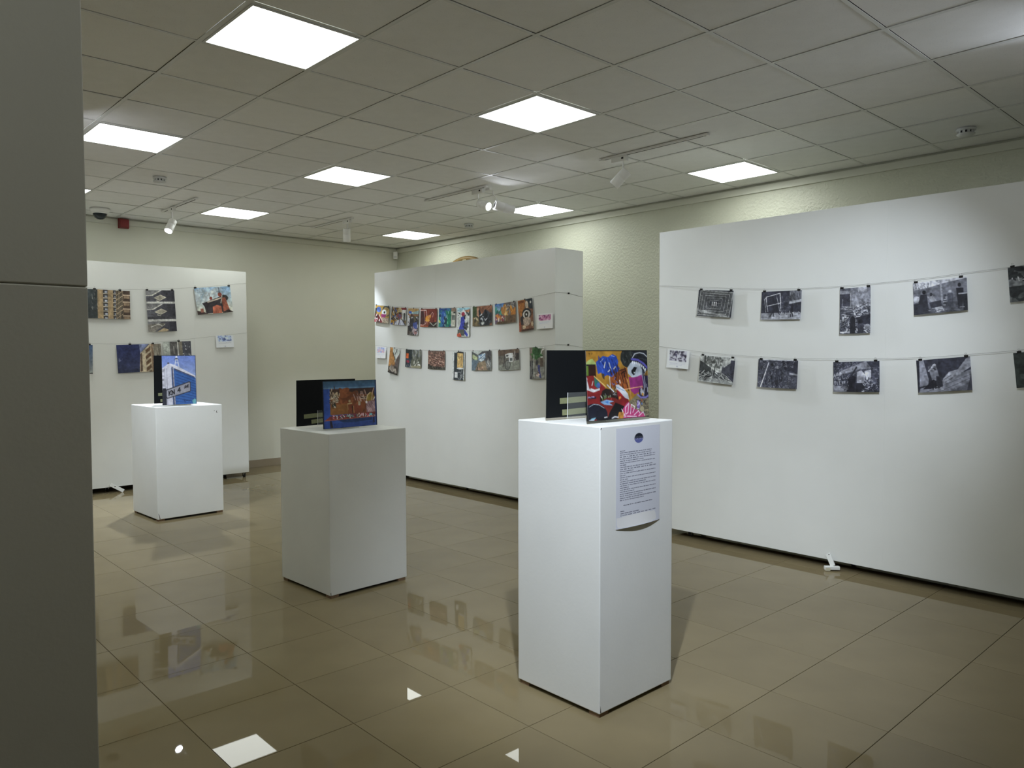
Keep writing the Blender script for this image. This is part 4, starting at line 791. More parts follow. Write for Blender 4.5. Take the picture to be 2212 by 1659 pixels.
c = Canvas(108, 72, (140, 160, 176), GL, seed=53)
c.grad(0, 0, 1, 1, (110, 146, 182), (186, 182, 160)); c.blot(0, 0.1, 0.7, 0.5, [(160, 172, 180), (176, 180, 178)], 26, 0.10, 0.5); c.poly([(0.16, 0.58), (0.24, 0.56), (0.72, 0.36), (0.78, 0.96), (0.24, 0.98), (0.22, 0.72)], (46, 42, 46)); c.poly([(0.30, 0.54), (0.72, 0.40), (0.74, 0.44), (0.32, 0.58)], (176, 162, 146)); c.ell(0.42, 0.42, 0.04, 0.06, (124, 54, 42)); c.line([(0.40, 0.40), (0.385, 0.22)], 0.012, (60, 50, 50)); c.ell(0.68, 0.30, 0.055, 0.08, (126, 58, 44)); c.line([(0.68, 0.24), (0.665, 0.04)], 0.014, (60, 60, 70)); c.ell(0.80, 0.44, 0.10, 0.12, (48, 46, 46)); c.poly([(0.72, 0.42), (0.82, 0.42), (0.92, 0.98), (0.72, 0.96)], (140, 74, 54)); c.line([(0.735, 0.36), (0.68, 0.62)], 0.02, (186, 176, 160)); c.poly([(0.44, 0.74), (0.56, 0.68), (0.68, 0.74), (0.68, 1), (0.42, 1)], (158, 84, 62)); c.poly([(0, 0.84), (0.2, 0.92), (0.3, 1), (0, 1)], (60, 46, 44)); c.rect(0.1, 0.78, 0.18, 0.92, (130, 80, 66)); c.poly([(0.70, 0.96), (0.86, 0.88), (1, 0.98), (1, 1), (0.7, 1)], (50, 40, 40)); c.noise(3)
hang('L', 3.563, 2.115, 0.420, 0.305, 6.6, 'print of a red brick house with chimneys under blue sky', c, clips=(0.03, 0.97), csize=0.028, group=GB)
c = Canvas(108, 72, (70, 90, 122), GL, seed=54); c.grad(0, 0, 1, 1, (58, 82, 120), (130, 134, 130)); c.poly([(0, 0.3), (0.6, 0.5), (0.6, 1), (0, 1)], (140, 130, 112)); c.rect(0.8, 0.96, 1, 1, (50, 50, 50))
hang('L', 2.040, 1.440, 0.457, 0.305, -1.1, 'blue sky print mostly hidden by the dark pillar', c, csize=0.026, group=GB)
c = Canvas(108, 72, (40, 46, 84), GL, seed=55); c.grad(0, 0, 0.52, 1, (38, 46, 92), (44, 50, 78)); c.blot(0.05, 0.5, 0.13, 0.56, [(84, 92, 124)], 4, 0.02); c.poly([(0.50, 0.0), (0.72, 0.0), (0.52, 0.32)], (120, 132, 176)); c.poly([(0.52, 0.32), (0.74, 0.0), (1, 0.0), (1, 1), (0.48, 1)], (172, 158, 132)); c.poly([(0.52, 0.36), (0.56, 0.30), (0.55, 0.95), (0.50, 0.98)], (84, 66, 54))
for k in range(5):
    y = 0.08 + 0.21 * k
    c.poly([(0.64, y + 0.14), (0.755, y), (0.755, y + 0.14), (0.64, y + 0.27)], (96, 72, 52))
c.rect(0.77, 0, 0.83, 1, (128, 104, 82)); c.rect(0.83, 0, 1, 1, (110, 104, 92)); c.strokes(0.84, 0, 1, 1, [(140, 134, 120), (90, 84, 76)], 20, 0.3, 0.02, 1.5); c.noise(3)
hang('L', 2.735, 1.445, 0.457, 0.305, 2.2, 'print of a beige tower against a deep blue sky', c, clips=(0.30, 0.82), csize=0.026, group=GB)
c = Canvas(72, 108, (92, 94, 98), GL, seed=56); c.rect(0, 0, 0.24, 1, (152, 158, 152)); c.strokes(0.0, 0, 0.24, 1, [(130, 138, 132), (168, 172, 166)], 70, 0.08, 0.012); c.rect(0.24, 0, 0.50, 1, (82, 80, 80)); c.rect(0.36, 0.12, 0.385, 0.3, (160, 160, 156)); c.rect(0.50, 0, 0.54, 1, (176, 174, 168)); c.rect(0.56, 0, 0.68, 1, (110, 104, 92)); c.rect(0.68, 0, 1, 1, (70, 72, 82)); c.blot(0.7, 0.05, 0.98, 0.5, [(190, 192, 196), (120, 122, 130)], 16, 0.018)
hang('L', 3.145, 1.403, 0.305, 0.457, 2.6, 'upright grey print of a roadway seen from above, behind the street sign board', c, clips=(0.56,), csize=0.026, group=GB)
hang('L', 3.683, 1.638, 0.210, 0.143, 2.2, 'white caption card with a blue picture beside the building prints', card_canvas(57, [(150, 165, 200), (60, 70, 120), (170, 180, 205), (90, 110, 160), (40, 50, 90)], (0.12, 0.04, 0.88, 0.50), GL), clips=(), cat='caption card', name='caption_card', group='caption cards')

# ------------------------------------------------------------------ hanging lines
def smooth(P, n=10):
    P = [Vector(p) for p in P]; out = []
    for i in range(len(P) - 1):
        a, b, c_, d = P[max(i - 1, 0)], P[i], P[i + 1], P[min(i + 2, len(P) - 1)]
        for k in range(n):
            t = k / n
            out.append(0.5 * ((2 * b) + (c_ - a) * t + (2 * a - 5 * b + 4 * c_ - d) * t * t + (3 * b - a - 3 * c_ + d) * t ** 3))
    return out + [P[-1]]
def line_thing(key, pts, label, tail=None, nails=()):
    if key == 'L': W = [(s, 8.955 - o, z) for s, z, o in pts]
    else: W = [(5.18 - o, -s, z) for s, z, o in pts]
    W = smooth(W)
    if tail: W = W + [Vector(p) for p in tail]
    t = thing('hanging_line', label, 'line', W[0], group='thin hanging lines')
    link('line', tube_mesh('line', [p - t.location for p in W], 0.0011, 'wire', 5), t)
    for n in nails:
        n = Vector(n[0]) - t.location, Vector(n[1]) - t.location
        cyl('nail', n[0], n[1], 0.008, 'black', t, seg=10)
O = 0.014
line_thing('R', [(-3.80, 2.041, 0.003), (-3.547, 2.017, O), (-2.905, 1.958, O), (-2.419, 1.938, O), (-1.89, 1.948, O), (-1.53, 1.970, O), (-1.246, 1.990, O), (-0.746, 2.045, 0.003)], 'upper thin line holding the monochrome prints')
line_thing('R', [(-3.80, 1.546, 0.003), (-3.457, 1.506, O), (-3.051, 1.470, O), (-2.478, 1.447, O), (-1.828, 1.457, O), (-1.502, 1.480, O), (-1.236, 1.505, O), (-0.746, 1.56, 0.003)], 'lower thin line holding the monochrome prints')
line_thing('M', [(-8.042, 2.094, 0.003), (-7.674, 2.052, O), (-6.773, 1.992, O), (-5.885, 1.983, O), (-5.506, 2.004, O), (-5.243, 2.032, O), (-4.984, 2.058, 0.002)], 'upper thin line holding the small colour prints',
           [(5.20, 4.9825, 2.059), (5.357, 4.9825, 2.057), (5.56, 4.9825, 2.030)], [((5.357, 4.985, 2.057), (5.357, 4.972, 2.057))])
line_thing('M', [(-8.042, 1.592, 0.003), (-7.396, 1.544, O), (-7.0, 1.528, O), (-6.181, 1.519, O), (-5.475, 1.536, O), (-5.081, 1.559, O), (-4.984, 1.572, 0.002)], 'lower thin line holding the small colour prints',
           [(5.20, 4.9825, 1.572), (5.351, 4.9825, 1.569), (5.56, 4.9825, 1.545)], [((5.351, 4.985, 1.569), (5.351, 4.972, 1.569))])
line_thing('L', [(0.905, 2.339, 0.003), (1.6, 2.24, O), (2.25, 2.186, O), (2.647, 2.190, O), (3.132, 2.229, O), (3.503, 2.271, O), (3.957, 2.339, 0.003)], 'upper thin line holding the large building prints')
line_thing('L', [(0.905, 1.743, 0.003), (1.6, 1.65, O), (2.249, 1.603, O), (2.72, 1.605, O), (2.975, 1.626, O), (3.306, 1.665, O), (3.957, 1.743, 0.003)], 'lower thin line holding the large building prints')

# ------------------------------------------------------------------ picture boards on acrylic stands
def board(label, bl, ang, w, h, z, cv, lean, faces_viewer, tape=(), name='picture_board'):
    """bl: lower left corner seen by the viewer, ang: heading of the lower edge"""
    a = math.radians(ang); cx, cy = bl[0] + math.cos(a) * w / 2, bl[1] + math.sin(a) * w / 2
    t = thing(name, label, 'picture board', (cx, cy, z), (0, 0, a), group='picture boards on the pedestals')
    s = 1 if faces_viewer else -1
    R = (-math.radians(lean), 0, 0)
    bm = bmesh.new(); add_box(bm, -w / 2, w / 2, -0.003, 0.003, 0, h, 0.0008, 1)
    link('backing', new_mesh('backing', bm, 'foam'), t, (0, 0, 0), R)
    pr_ = link('print', sheet_mesh('print', cv, w - 0.004, h - 0.004), t, (0, 0, 0), R)
    off = Matrix.Translation((0, -0.0036 * s, h - 0.002)) @ (Matrix.Identity(4) if faces_viewer else Matrix.Rotation(math.pi, 4, 'Z'))
    pr_.data.transform(off)
    for (x0, x1, z0, z1, tilt) in tape:
        bm = bmesh.new(); add_box(bm, x0 - w / 2, x1 - w / 2, -0.0046, -0.0031, z0, z1)
        bmesh.ops.rotate(bm, verts=bm.verts[:], cent=((x0 + x1) / 2 - w / 2, 0, (z0 + z1) / 2), matrix=Matrix.Rotation(math.radians(-tilt), 3, 'Y'))
        link('tape_strip', new_mesh('tape_strip', bm, 'tape'), t, (0, 0, 0), R)
    return t, cx, cy, a

def stand(label, cx, cy, a, z, side, lean, w=0.135, h=0.125):
    """clear L-shaped easel: base plate on the pedestal and an upright behind the board; side -1: upright nearer the viewer"""
    t = thing('acrylic_stand', label, 'stand', (cx, cy, z), (0, 0, a), group='clear acrylic stands')
    y0, y1 = sorted((side * 0.0075, side * 0.0105))
    bm = bmesh.new(); add_box(bm, -w / 2, w / 2, y0, y1, 0.0035, h)
    link('upright', new_mesh('upright', bm, 'clear'), t, (0, 0, 0.003), (-math.radians(lean), 0, 0))
    for sx in (-1, 1):
        bm = bmesh.new(); xa, xb = sorted((sx * w / 2, sx * (w / 2 + 0.0016))); add_box(bm, xa, xb, y0, y1, 0.0035, h)
        link('polished_edge', new_mesh('polished_edge', bm, 'frame'), t, (0, 0, 0.003), (-math.radians(lean), 0, 0))
    y0, y1 = sorted((side * 0.11, -side * 0.012))
    box('base_plate', -w / 2, w / 2, y0, y1, 0.0002, 0.0032, 'clear', t)
    for sx in (-1, 1):
        box('lip', sx * w * 0.36 - 0.008, sx * w * 0.36 + 0.008, -0.006, 0.006, 0.0032, 0.0105, 'clear', t)

ZB = 0.012
# tallest pedestal, front: the mural
c = Canvas(150, 118, (152, 108, 34), 1.02, seed=71, det=0.05, sat=0.9)
c.strokes(0.05, 0.04, 0.10, 0.055, [(60, 40, 20)], 5, 0.02, 0.004)
c.poly([(0.0, 0.18), (0.04, 0.14), (0.10, 0.12), (0.15, 0.18), (0.16, 0.22), (0.0, 0.21)], (150, 166, 90)); c.rect(0.0, 0.20, 0.15, 0.225, (30, 32, 26)); c.rect(0.0, 0.22, 0.035, 0.36, (92, 122, 40)); c.rect(0.035, 0.215, 0.15, 0.38, (46, 26, 20)); c.rect(0.0, 0.36, 0.14, 0.42, (66, 24, 22))
c.poly([(0.155, 0.17), (0.20, 0.13), (0.27, 0.08), (0.34, 0.10), (0.42, 0.055), (0.48, 0.085), (0.51, 0.16), (0.50, 0.22), (0.53, 0.27), (0.48, 0.33), (0.43, 0.34), (0.39, 0.39), (0.33, 0.35), (0.28, 0.38), (0.23, 0.32), (0.18, 0.34), (0.165, 0.26)], (34, 62, 148))
c.strokes(0.18, 0.10, 0.50, 0.34, [(28, 48, 120), (50, 80, 170), (24, 40, 100)], 40, 0.07, 0.010, 1.2); c.line([(0.28, 0.25), (0.30, 0.17)], 0.012, (190, 190, 180)); c.line([(0.36, 0.18), (0.385, 0.27), (0.34, 0.31)], 0.012, (190, 190, 180)); c.line([(0.43, 0.27), (0.46, 0.24)], 0.012, (190, 180, 150)); c.line([(0.22, 0.17), (0.27, 0.12)], 0.005, (170, 180, 200)); c.line([(0.40, 0.08), (0.45, 0.09)], 0.005, (170, 180, 200))
c.poly([(0.23, 0.33), (0.28, 0.34), (0.28, 0.42), (0.25, 0.40)], (60, 50, 40))
c.poly([(0.37, 0.40), (0.46, 0.34), (0.54, 0.28), (0.64, 0.25), (0.655, 0.36), (0.66, 0.46), (0.69, 0.56), (0.56, 0.58), (0.46, 0.54), (0.37, 0.54)], (140, 72, 32)); c.strokes(0.38, 0.28, 0.66, 0.55, [(50, 26, 20), (40, 22, 20), (100, 46, 26)], 34, 0.10, 0.010, 1.3); c.line([(0.52, 0.30), (0.63, 0.27)], 0.010, (40, 24, 20)); c.line([(0.55, 0.34), (0.62, 0.30), (0.60, 0.40)], 0.012, (40, 24, 20)); c.line([(0.36, 0.38), (0.37, 0.54)], 0.012, (190, 180, 170)); c.line([(0.52, 0.44), (0.53, 0.48)], 0.014, (190, 180, 175)); c.line([(0.64, 0.42), (0.69, 0.60), (0.70, 0.74)], 0.010, (180, 130, 80)); c.strokes(0.40, 0.35, 0.52, 0.50, [(90, 90, 150)], 5, 0.03, 0.012)
c.ell(0.67, 0.11, 0.125, 0.145, (36, 40, 38)); c.blot(0.58, 0.02, 0.76, 0.2, [(58, 62, 60), (28, 32, 30)], 26, 0.016); c.line([(0.55, 0.05), (0.54, 0.14), (0.58, 0.22)], 0.008, (150, 120, 60))
c.poly([(0.74, 0.0), (1, 0.0), (1, 0.30), (0.92, 0.36), (0.74, 0.14)], (26, 28, 32)); c.strokes(0.78, 0.0, 1, 0.16, [(60, 64, 70), (40, 44, 48)], 26, 0.08, 0.006, 0.4); c.line([(0.745, 0.11), (0.79, 0.05), (0.87, 0.035), (0.94, 0.05), (1, 0.10)], 0.012, (168, 172, 176)); c.line([(0.73, 0.13), (0.84, 0.145), (0.93, 0.20), (1, 0.27)], 0.026, (76, 72, 150))
c.poly([(0.655, 0.26), (0.70, 0.20), (0.745, 0.16), (0.86, 0.20), (0.90, 0.28), (0.905, 0.36), (0.80, 0.40), (0.72, 0.40), (0.66, 0.34)], (160, 170, 178))
for x, y in ((0.75, 0.18), (0.78, 0.185), (0.81, 0.19), (0.84, 0.20), (0.87, 0.215), (0.90, 0.235), (0.93, 0.26), (0.96, 0.29)): c.ell(x, y, 0.012, 0.022, (196, 200, 204)); c.line([(x + 0.012, y - 0.02), (x + 0.012, y + 0.02)], 0.004, (40, 40, 50))
c.poly([(0.72, 0.30), (0.77, 0.245), (0.82, 0.255), (0.79, 0.31), (0.78, 0.36), (0.75, 0.37), (0.72, 0.33)], (22, 26, 28)); c.poly([(0.76, 0.32), (0.785, 0.33), (0.765, 0.35)], (190, 196, 200)); c.rect(0.905, 0.30, 0.93, 0.40, (60, 66, 80)); c.line([(0.93, 0.26), (0.955, 0.32), (0.94, 0.36)], 0.014, (180, 186, 190))
c.poly([(0.67, 0.39), (0.74, 0.405), (0.82, 0.39), (0.905, 0.36), (0.91, 0.54), (0.85, 0.62), (0.76, 0.655), (0.70, 0.60)], (134, 42, 106)); c.line([(0.60, 0.575), (0.90, 0.54)], 0.010, (214, 150, 110))
c.rect(0.91, 0.38, 1, 0.60, (52, 44, 80)); c.strokes(0.915, 0.40, 0.99, 0.60, [(150, 150, 170), (26, 26, 36)], 14, 0.14, 0.010, 1.5); c.poly([(0.84, 0.58), (1, 0.56), (1, 0.74), (0.84, 0.72)], (44, 40, 56)); c.strokes(0.86, 0.58, 0.99, 0.66, [(170, 170, 176)], 9, 0.06, 0.012, 1.5); c.line([(0.81, 0.66), (0.87, 0.71), (0.95, 0.71), (1, 0.68)], 0.022, (110, 104, 170)); c.ell(0.90, 0.66, 0.016, 0.022, (196, 140, 50))
c.poly([(0.66, 0.76), (0.80, 0.66), (0.86, 0.73), (1, 0.72), (1, 1), (0.84, 1), (0.76, 0.90)], (118, 110, 84)); c.strokes(0.68, 0.74, 1, 1, [(44, 38, 40), (56, 50, 46), (150, 140, 110), (90, 80, 66)], 80, 0.07, 0.008); c.ell(0.82, 0.81, 0.026, 0.07, (112, 90, 160)); c.strokes(0.80, 0.74, 0.86, 0.88, [(190, 188, 200)], 8, 0.03, 0.008); c.ell(0.88, 0.80, 0.012, 0.016, (80, 110, 170)); c.ell(0.88, 0.75, 0.012, 0.016, (170, 80, 50)); c.ell(0.88, 0.88, 0.035, 0.04, (160, 150, 116))
c.poly([(0, 0.37), (0.10, 0.36), (0.16, 0.42), (0.27, 0.52), (0.32, 0.60), (0.30, 0.76), (0.0, 0.78)], (128, 34, 34)); c.poly([(0.12, 0.38), (0.20, 0.46), (0.16, 0.54), (0.12, 0.50)], (40, 100, 90)); c.ell(0.18, 0.50, 0.03, 0.04, (60, 90, 150)); c.line([(0.12, 0.37), (0.20, 0.44), (0.30, 0.53)], 0.014, (190, 160, 90)); c.poly([(0.0, 0.37), (0.03, 0.44), (0.05, 0.53), (0.12, 0.56), (0.20, 0.54), (0.20, 0.57), (0.10, 0.60), (0, 0.56)], (186, 186, 186)); c.line([(0.02, 0.42), (0.05, 0.54)], 0.02, (130, 34, 34)); c.line([(0.08, 0.50), (0.10, 0.44)], 0.010, (200, 196, 190))
c.poly([(0.24, 0.58), (0.30, 0.55), (0.42, 0.58), (0.52, 0.68), (0.50, 0.84), (0.30, 0.76), (0.18, 0.74)], (36, 28, 26)); c.strokes(0.28, 0.56, 0.50, 0.72, [(80, 64, 56), (140, 140, 140), (30, 26, 26), (60, 30, 26)], 40, 0.05, 0.010); c.line([(0.32, 0.50), (0.36, 0.54), (0.42, 0.60)], 0.016, (180, 184, 190))
c.poly([(0.46, 0.56), (0.56, 0.60), (0.64, 0.70), (0.68, 0.80), (0.58, 0.88), (0.50, 0.80), (0.48, 0.66)], (122, 28, 32)); c.poly([(0.455, 0.505), (0.50, 0.50), (0.58, 0.56), (0.65, 0.64), (0.67, 0.73), (0.60, 0.70), (0.52, 0.62), (0.46, 0.57)], (184, 186, 192)); c.line([(0.46, 0.53), (0.54, 0.57), (0.60, 0.60)], 0.010, (110, 140, 170)); c.poly([(0.46, 0.56), (0.52, 0.61), (0.58, 0.68), (0.53, 0.66)], (160, 34, 34))
c.rect(0.0, 0.62, 0.20, 0.80, (118, 30, 30)); c.rect(0.02, 0.66, 0.14, 0.69, (40, 34, 44)); c.strokes(0.02, 0.655, 0.14, 0.67, [(140, 130, 170)], 4, 0.04, 0.010, 0.1); c.strokes(0.22, 0.66, 0.36, 0.74, [(190, 190, 180), (90, 110, 60)], 14, 0.03, 0.014); c.poly([(0.50, 0.68), (0.53, 0.67), (0.54, 0.70), (0.50, 0.72)], (200, 120, 50))
c.ell(0.36, 0.82, 0.17, 0.14, (112, 34, 30)); c.poly([(0.20, 0.74), (0.30, 0.71), (0.42, 0.74), (0.34, 0.76), (0.40, 0.80), (0.26, 0.78)], (120, 160, 200)); c.poly([(0.26, 0.74), (0.33, 0.73), (0.33, 0.77)], (60, 110, 180)); c.line([(0.37, 0.72), (0.38, 0.70)], 0.010, (190, 60, 60))
c.poly([(0.44, 0.76), (0.58, 0.82), (0.60, 0.92), (0.44, 1), (0.30, 1), (0.34, 0.9)], (24, 22, 24)); c.ell(0.10, 0.93, 0.21, 0.17, (24, 26, 38)); c.rect(0, 0.96, 0.5, 1, (18, 18, 24)); c.line([(0.03, 0.80), (0.10, 0.765), (0.18, 0.78), (0.26, 0.83)], 0.006, (170, 180, 190)); c.poly([(0.06, 0.965), (0.13, 0.955), (0.10, 0.985), (0.03, 0.99)], (110, 160, 180)); c.poly([(0.02, 0.985), (0.12, 0.985), (0.10, 1), (0.02, 1)], (190, 196, 206)); c.rect(0.10, 0.985, 0.14, 1, (150, 40, 50))
c.poly([(0.56, 0.86), (0.62, 0.78), (0.66, 0.76), (0.70, 0.84), (0.78, 0.88), (0.90, 0.94), (0.94, 1), (0.56, 1)], (172, 50, 104)); 
for P in ([(0.58, 0.98), (0.54, 0.86), (0.60, 0.98)], [(0.60, 0.84), (0.66, 0.78), (0.64, 0.92), (0.60, 0.94), (0.60, 0.84)], [(0.68, 0.94), (0.70, 0.80), (0.76, 0.84), (0.72, 0.92)], [(0.74, 0.96), (0.82, 0.90), (0.84, 0.94)], [(0.82, 0.98), (0.90, 0.92), (0.92, 0.98)], [(0.62, 0.97), (0.78, 0.985)]): c.line(P, 0.010, (214, 200, 210))
for k in range(4): c.line([(0.475 + 0.025 * k, 1), (0.50 + 0.022 * k, 0.91)], 0.016, (196, 130, 50))
c.line([(0.38, 0.985), (0.42, 0.965), (0.48, 0.975)], 0.016, (176, 176, 180)); c.line([(0.26, 0.965), (0.30, 0.96)], 0.012, (190, 190, 190))
c.rect(0.0, 0, 1, 0.012, (20, 20, 22)); c.noise(3)
mural = c
b_, cx, cy, a = board('picture board with a bright graffiti mural, on the tallest pedestal', (2.394, 2.120), -3.9, 0.385, 0.297, P3H + ZB, mural, 3.0, True)
stand('clear acrylic stand behind the graffiti mural board', cx, cy, a, P3H, 1, 3.0)
b_, cx, cy, a = board('black back of a picture board behind the graffiti mural board', (2.387, 2.352), -5.0, 0.385, 0.297, P3H + ZB, Canvas(12, 8, (120, 90, 60), 2.0), -1.0, False,
                      [(0.075, 0.28, 0.062, 0.088, 1.5), (0.090, 0.28, 0.010, 0.036, 1.5)])
stand('clear acrylic stand in front of the black board back on the tallest pedestal', cx, cy, a, P3H, -1, -1.0, 0.15, 0.118)

# middle pedestal, front: open-fronted market stall
c = Canvas(130, 96, (40, 66, 138), 1.7, seed=72, det=0.05)
c.grad(0, 0, 1, 0.14, (44, 70, 92), (50, 84, 120)); c.grad(0, 0.14, 0.13, 1, (36, 64, 140), (34, 60, 136)); c.rect(0, 0.135, 0.97, 0.165, (76, 108, 140))
c.rect(0.125, 0.175, 0.965, 0.72, (112, 60, 32)); c.poly([(0.32, 0.175), (0.965, 0.165), (0.965, 0.34), (0.70, 0.30), (0.50, 0.24)], (52, 36, 32)); c.blot(0.32, 0.22, 0.62, 0.56, [(122, 66, 36), (98, 52, 30)], 20, 0.06); c.rect(0.125, 0.50, 0.45, 0.72, (120, 76, 38)); c.rect(0.48, 0.52, 0.70, 0.72, (110, 52, 34))
c.rect(0.125, 0.18, 0.30, 0.30, (56, 38, 30)); c.strokes(0.13, 0.18, 0.30, 0.30, [(170, 150, 120), (60, 44, 36)], 16, 0.08, 0.016, 1.5); c.strokes(0.13, 0.30, 0.28, 0.48, [(170, 162, 140), (120, 110, 92), (70, 56, 44)], 60, 0.05, 0.010); c.blot(0.15, 0.50, 0.22, 0.57, [(40, 40, 36), (160, 156, 140)], 8, 0.02)
c.strokes(0.56, 0.24, 0.80, 0.42, [(150, 120, 110), (70, 46, 40), (90, 56, 44)], 26, 0.08, 0.014, 1.2); c.line([(0.44, 0.50), (0.52, 0.49)], 0.014, (170, 160, 110)); c.line([(0.44, 0.50), (0.45, 0.62)], 0.012, (150, 110, 66)); c.ell(0.48, 0.44, 0.02, 0.03, (150, 130, 90)); c.rect(0.64, 0.45, 0.69, 0.54, (120, 104, 84)); c.line([(0.66, 0.46), (0.66, 0.54)], 0.01, (190, 180, 150)); c.line([(0.55, 0.55), (0.56, 0.70)], 0.010, (170, 130, 70)); c.line([(0.53, 0.55), (0.535, 0.70)], 0.014, (40, 26, 22)); c.strokes(0.72, 0.33, 0.82, 0.44, [(170, 150, 130), (50, 36, 34)], 14, 0.06, 0.012, 0.2)
c.poly([(0.80, 0.36), (0.86, 0.28), (0.93, 0.26), (0.95, 0.40), (0.90, 0.46), (0.82, 0.46)], (128, 106, 46)); c.line([(0.80, 0.44), (0.82, 0.33), (0.88, 0.27)], 0.012, (196, 168, 130)); c.line([(0.90, 0.44), (0.92, 0.28), (0.95, 0.18)], 0.016, (170, 130, 110)); c.line([(0.93, 0.44), (0.965, 0.38)], 0.016, (180, 180, 180)); c.poly([(0.78, 0.50), (0.86, 0.46), (0.96, 0.46), (0.97, 0.70), (0.80, 0.70)], (140, 108, 112)); c.strokes(0.80, 0.48, 0.95, 0.68, [(170, 140, 145), (110, 82, 88)], 14, 0.1, 0.012, 1.2); c.line([(0.79, 0.52), (0.77, 0.64), (0.70, 0.72)], 0.022, (92, 50, 36)); c.ell(0.80, 0.48, 0.02, 0.03, (196, 190, 190))
c.poly([(0.02, 0.83), (0.12, 0.745), (0.97, 0.70), (0.965, 0.80), (0.80, 0.81)], (116, 46, 42)); c.line([(0.02, 0.83), (0.96, 0.80)], 0.012, (150, 80, 60)); c.strokes(0.14, 0.735, 0.95, 0.785, [(190, 186, 190), (60, 44, 52), (170, 60, 90), (90, 130, 130), (50, 40, 46), (180, 150, 130)], 80, 0.04, 0.012); c.ell(0.88, 0.75, 0.03, 0.025, (90, 150, 160))
c.poly([(0.24, 0.83), (0.90, 0.81), (0.90, 0.88), (0.55, 0.90), (0.36, 0.89)], (30, 48, 88)); c.grad(0.18, 0.90, 0.95, 1, (34, 54, 112), (34, 54, 116)); c.poly([(0.11, 0.84), (0.145, 0.84), (0.17, 0.99), (0.12, 0.99)], (40, 34, 46)); c.poly([(0.91, 0.82), (0.945, 0.82), (0.955, 0.94), (0.91, 0.94)], (34, 36, 60)); c.rect(0.975, 0, 1, 1, (32, 44, 80)); c.rect(0, 0, 0.012, 1, (22, 30, 56)); c.noise(2)
b_, cx, cy, a = board('picture board of a market stall with blue edges, on the middle pedestal', (2.391, 4.310), 3.7, 0.412, 0.300, P2H + ZB, c, 2.0, True)
stand('clear acrylic stand behind the market stall board', cx, cy, a, P2H, 1, 2.0)
b_, cx, cy, a = board('black back of a wide picture board on the middle pedestal', (2.356, 4.596), 5.2, 0.462, 0.300, P2H + ZB, Canvas(12, 8, (120, 90, 60), 2.0), -1.0, False,
                      [(0.053, 0.31, 0.052, 0.080, 2.0), (0.110, 0.31, 0.016, 0.042, 3.0)])
stand('clear acrylic stand in front of the black board back on the middle pedestal', cx, cy, a, P2H, -1, -1.0, 0.15, 0.106)

# farthest pedestal, front: street sign and blue glass tower
c = Canvas(84, 122, (120, 140, 190), 1.15, seed=73, det=0.03, sat=0.9)
c.grad(0, 0, 1, 0.5, (96, 118, 186), (140, 158, 200))
c.line([(0.43, 0.02), (0.43, 0.08)], 0.05, (200, 204, 212)); c.poly([(0.36, 0.08), (0.43, 0.04), (0.50, 0.08)], (70, 76, 90)); c.line([(0.41, 0.08), (0.38, 0.20)], 0.02, (196, 200, 210)); c.line([(0.46, 0.08), (0.50, 0.24)], 0.02, (190, 196, 206)); c.line([(0.39, 0.15), (0.48, 0.15)], 0.015, (200, 204, 212))
c.poly([(0, 0.26), (0.20, 0.16), (0.27, 0.17), (0.30, 1), (0, 1)], (186, 186, 198)); c.poly([(0.24, 0.16), (0.40, 0.20), (0.99, 0.42), (0.98, 0.5), (0.36, 0.28), (0.27, 0.24)], (196, 196, 206)); c.poly([(0.27, 0.24), (0.36, 0.26), (0.97, 0.46), (1, 1), (0.30, 1)], (48, 88, 152)); c.poly([(0.28, 0.22), (0.34, 0.24), (0.38, 1), (0.31, 1)], (70, 72, 92)); c.line([(0.325, 0.24), (0.36, 1)], 0.014, (190, 190, 200))
for k in range(12): c.line([(0.39, 0.31 + 0.062 * k), (1.0, 0.49 + 0.052 * k)], 0.012, (28, 52, 104))
c.poly([(0.37, 0.26), (0.96, 0.44), (0.96, 0.46), (0.37, 0.29)], (70, 70, 90)); c.line([(0.14, 0.26), (0.14, 1)], 0.02, (140, 140, 156)); c.line([(0.08, 0.26), (0.08, 1)], 0.02, (150, 150, 164)); c.strokes(0.02, 0.28, 0.04, 0.9, [(80, 80, 92)], 18, 0.05, 0.014, 0.0); c.ell(0.19, 0.155, 0.03, 0.015, (60, 60, 70))
c.rect(0.0, 0.70, 0.12, 1, (44, 46, 56)); c.rect(0.01, 0.66, 0.11, 0.71, (34, 36, 44)); c.poly([(0.10, 0.69), (0.80, 0.53), (0.83, 0.545), (0.83, 0.74), (0.14, 0.875), (0.11, 0.86)], (50, 50, 58)); c.poly([(0.125, 0.705), (0.79, 0.552), (0.81, 0.565), (0.81, 0.728), (0.15, 0.855), (0.125, 0.84)], (140, 140, 150))
def glyph(c, x, y, s, sl, strokes_, wd, col):
    for P in strokes_: c.line([(x + px * s, y + (py * s + px * s * sl) * 0.69) for px, py in P], wd, col)
Kg = [[(0, 0), (0, 1)], [(0.5, 0), (0, 0.52), (0.55, 1)]]; Ng = [[(0, 1), (0, 0), (0.55, 1), (0.55, 0)]]; Fg = [[(0.45, 1), (0.45, 0), (0, 0.68), (0.62, 0.68)]]; Ag = [[(0, 1), (0.28, 0), (0.56, 1)], [(0.1, 0.65), (0.46, 0.65)]]; Vg = [[(0, 0), (0.28, 1), (0.56, 0)]]; Eg = [[(0.5, 0), (0, 0), (0, 1), (0.5, 1)], [(0, 0.5), (0.42, 0.5)]]
ik = (26, 26, 32)
glyph(c, 0.19, 0.725, 0.125, -0.33, Kg, 0.028, ik); glyph(c, 0.275, 0.71, 0.125, -0.33, Ng, 0.028, ik); glyph(c, 0.445, 0.665, 0.13, -0.33, Fg, 0.026, ik)
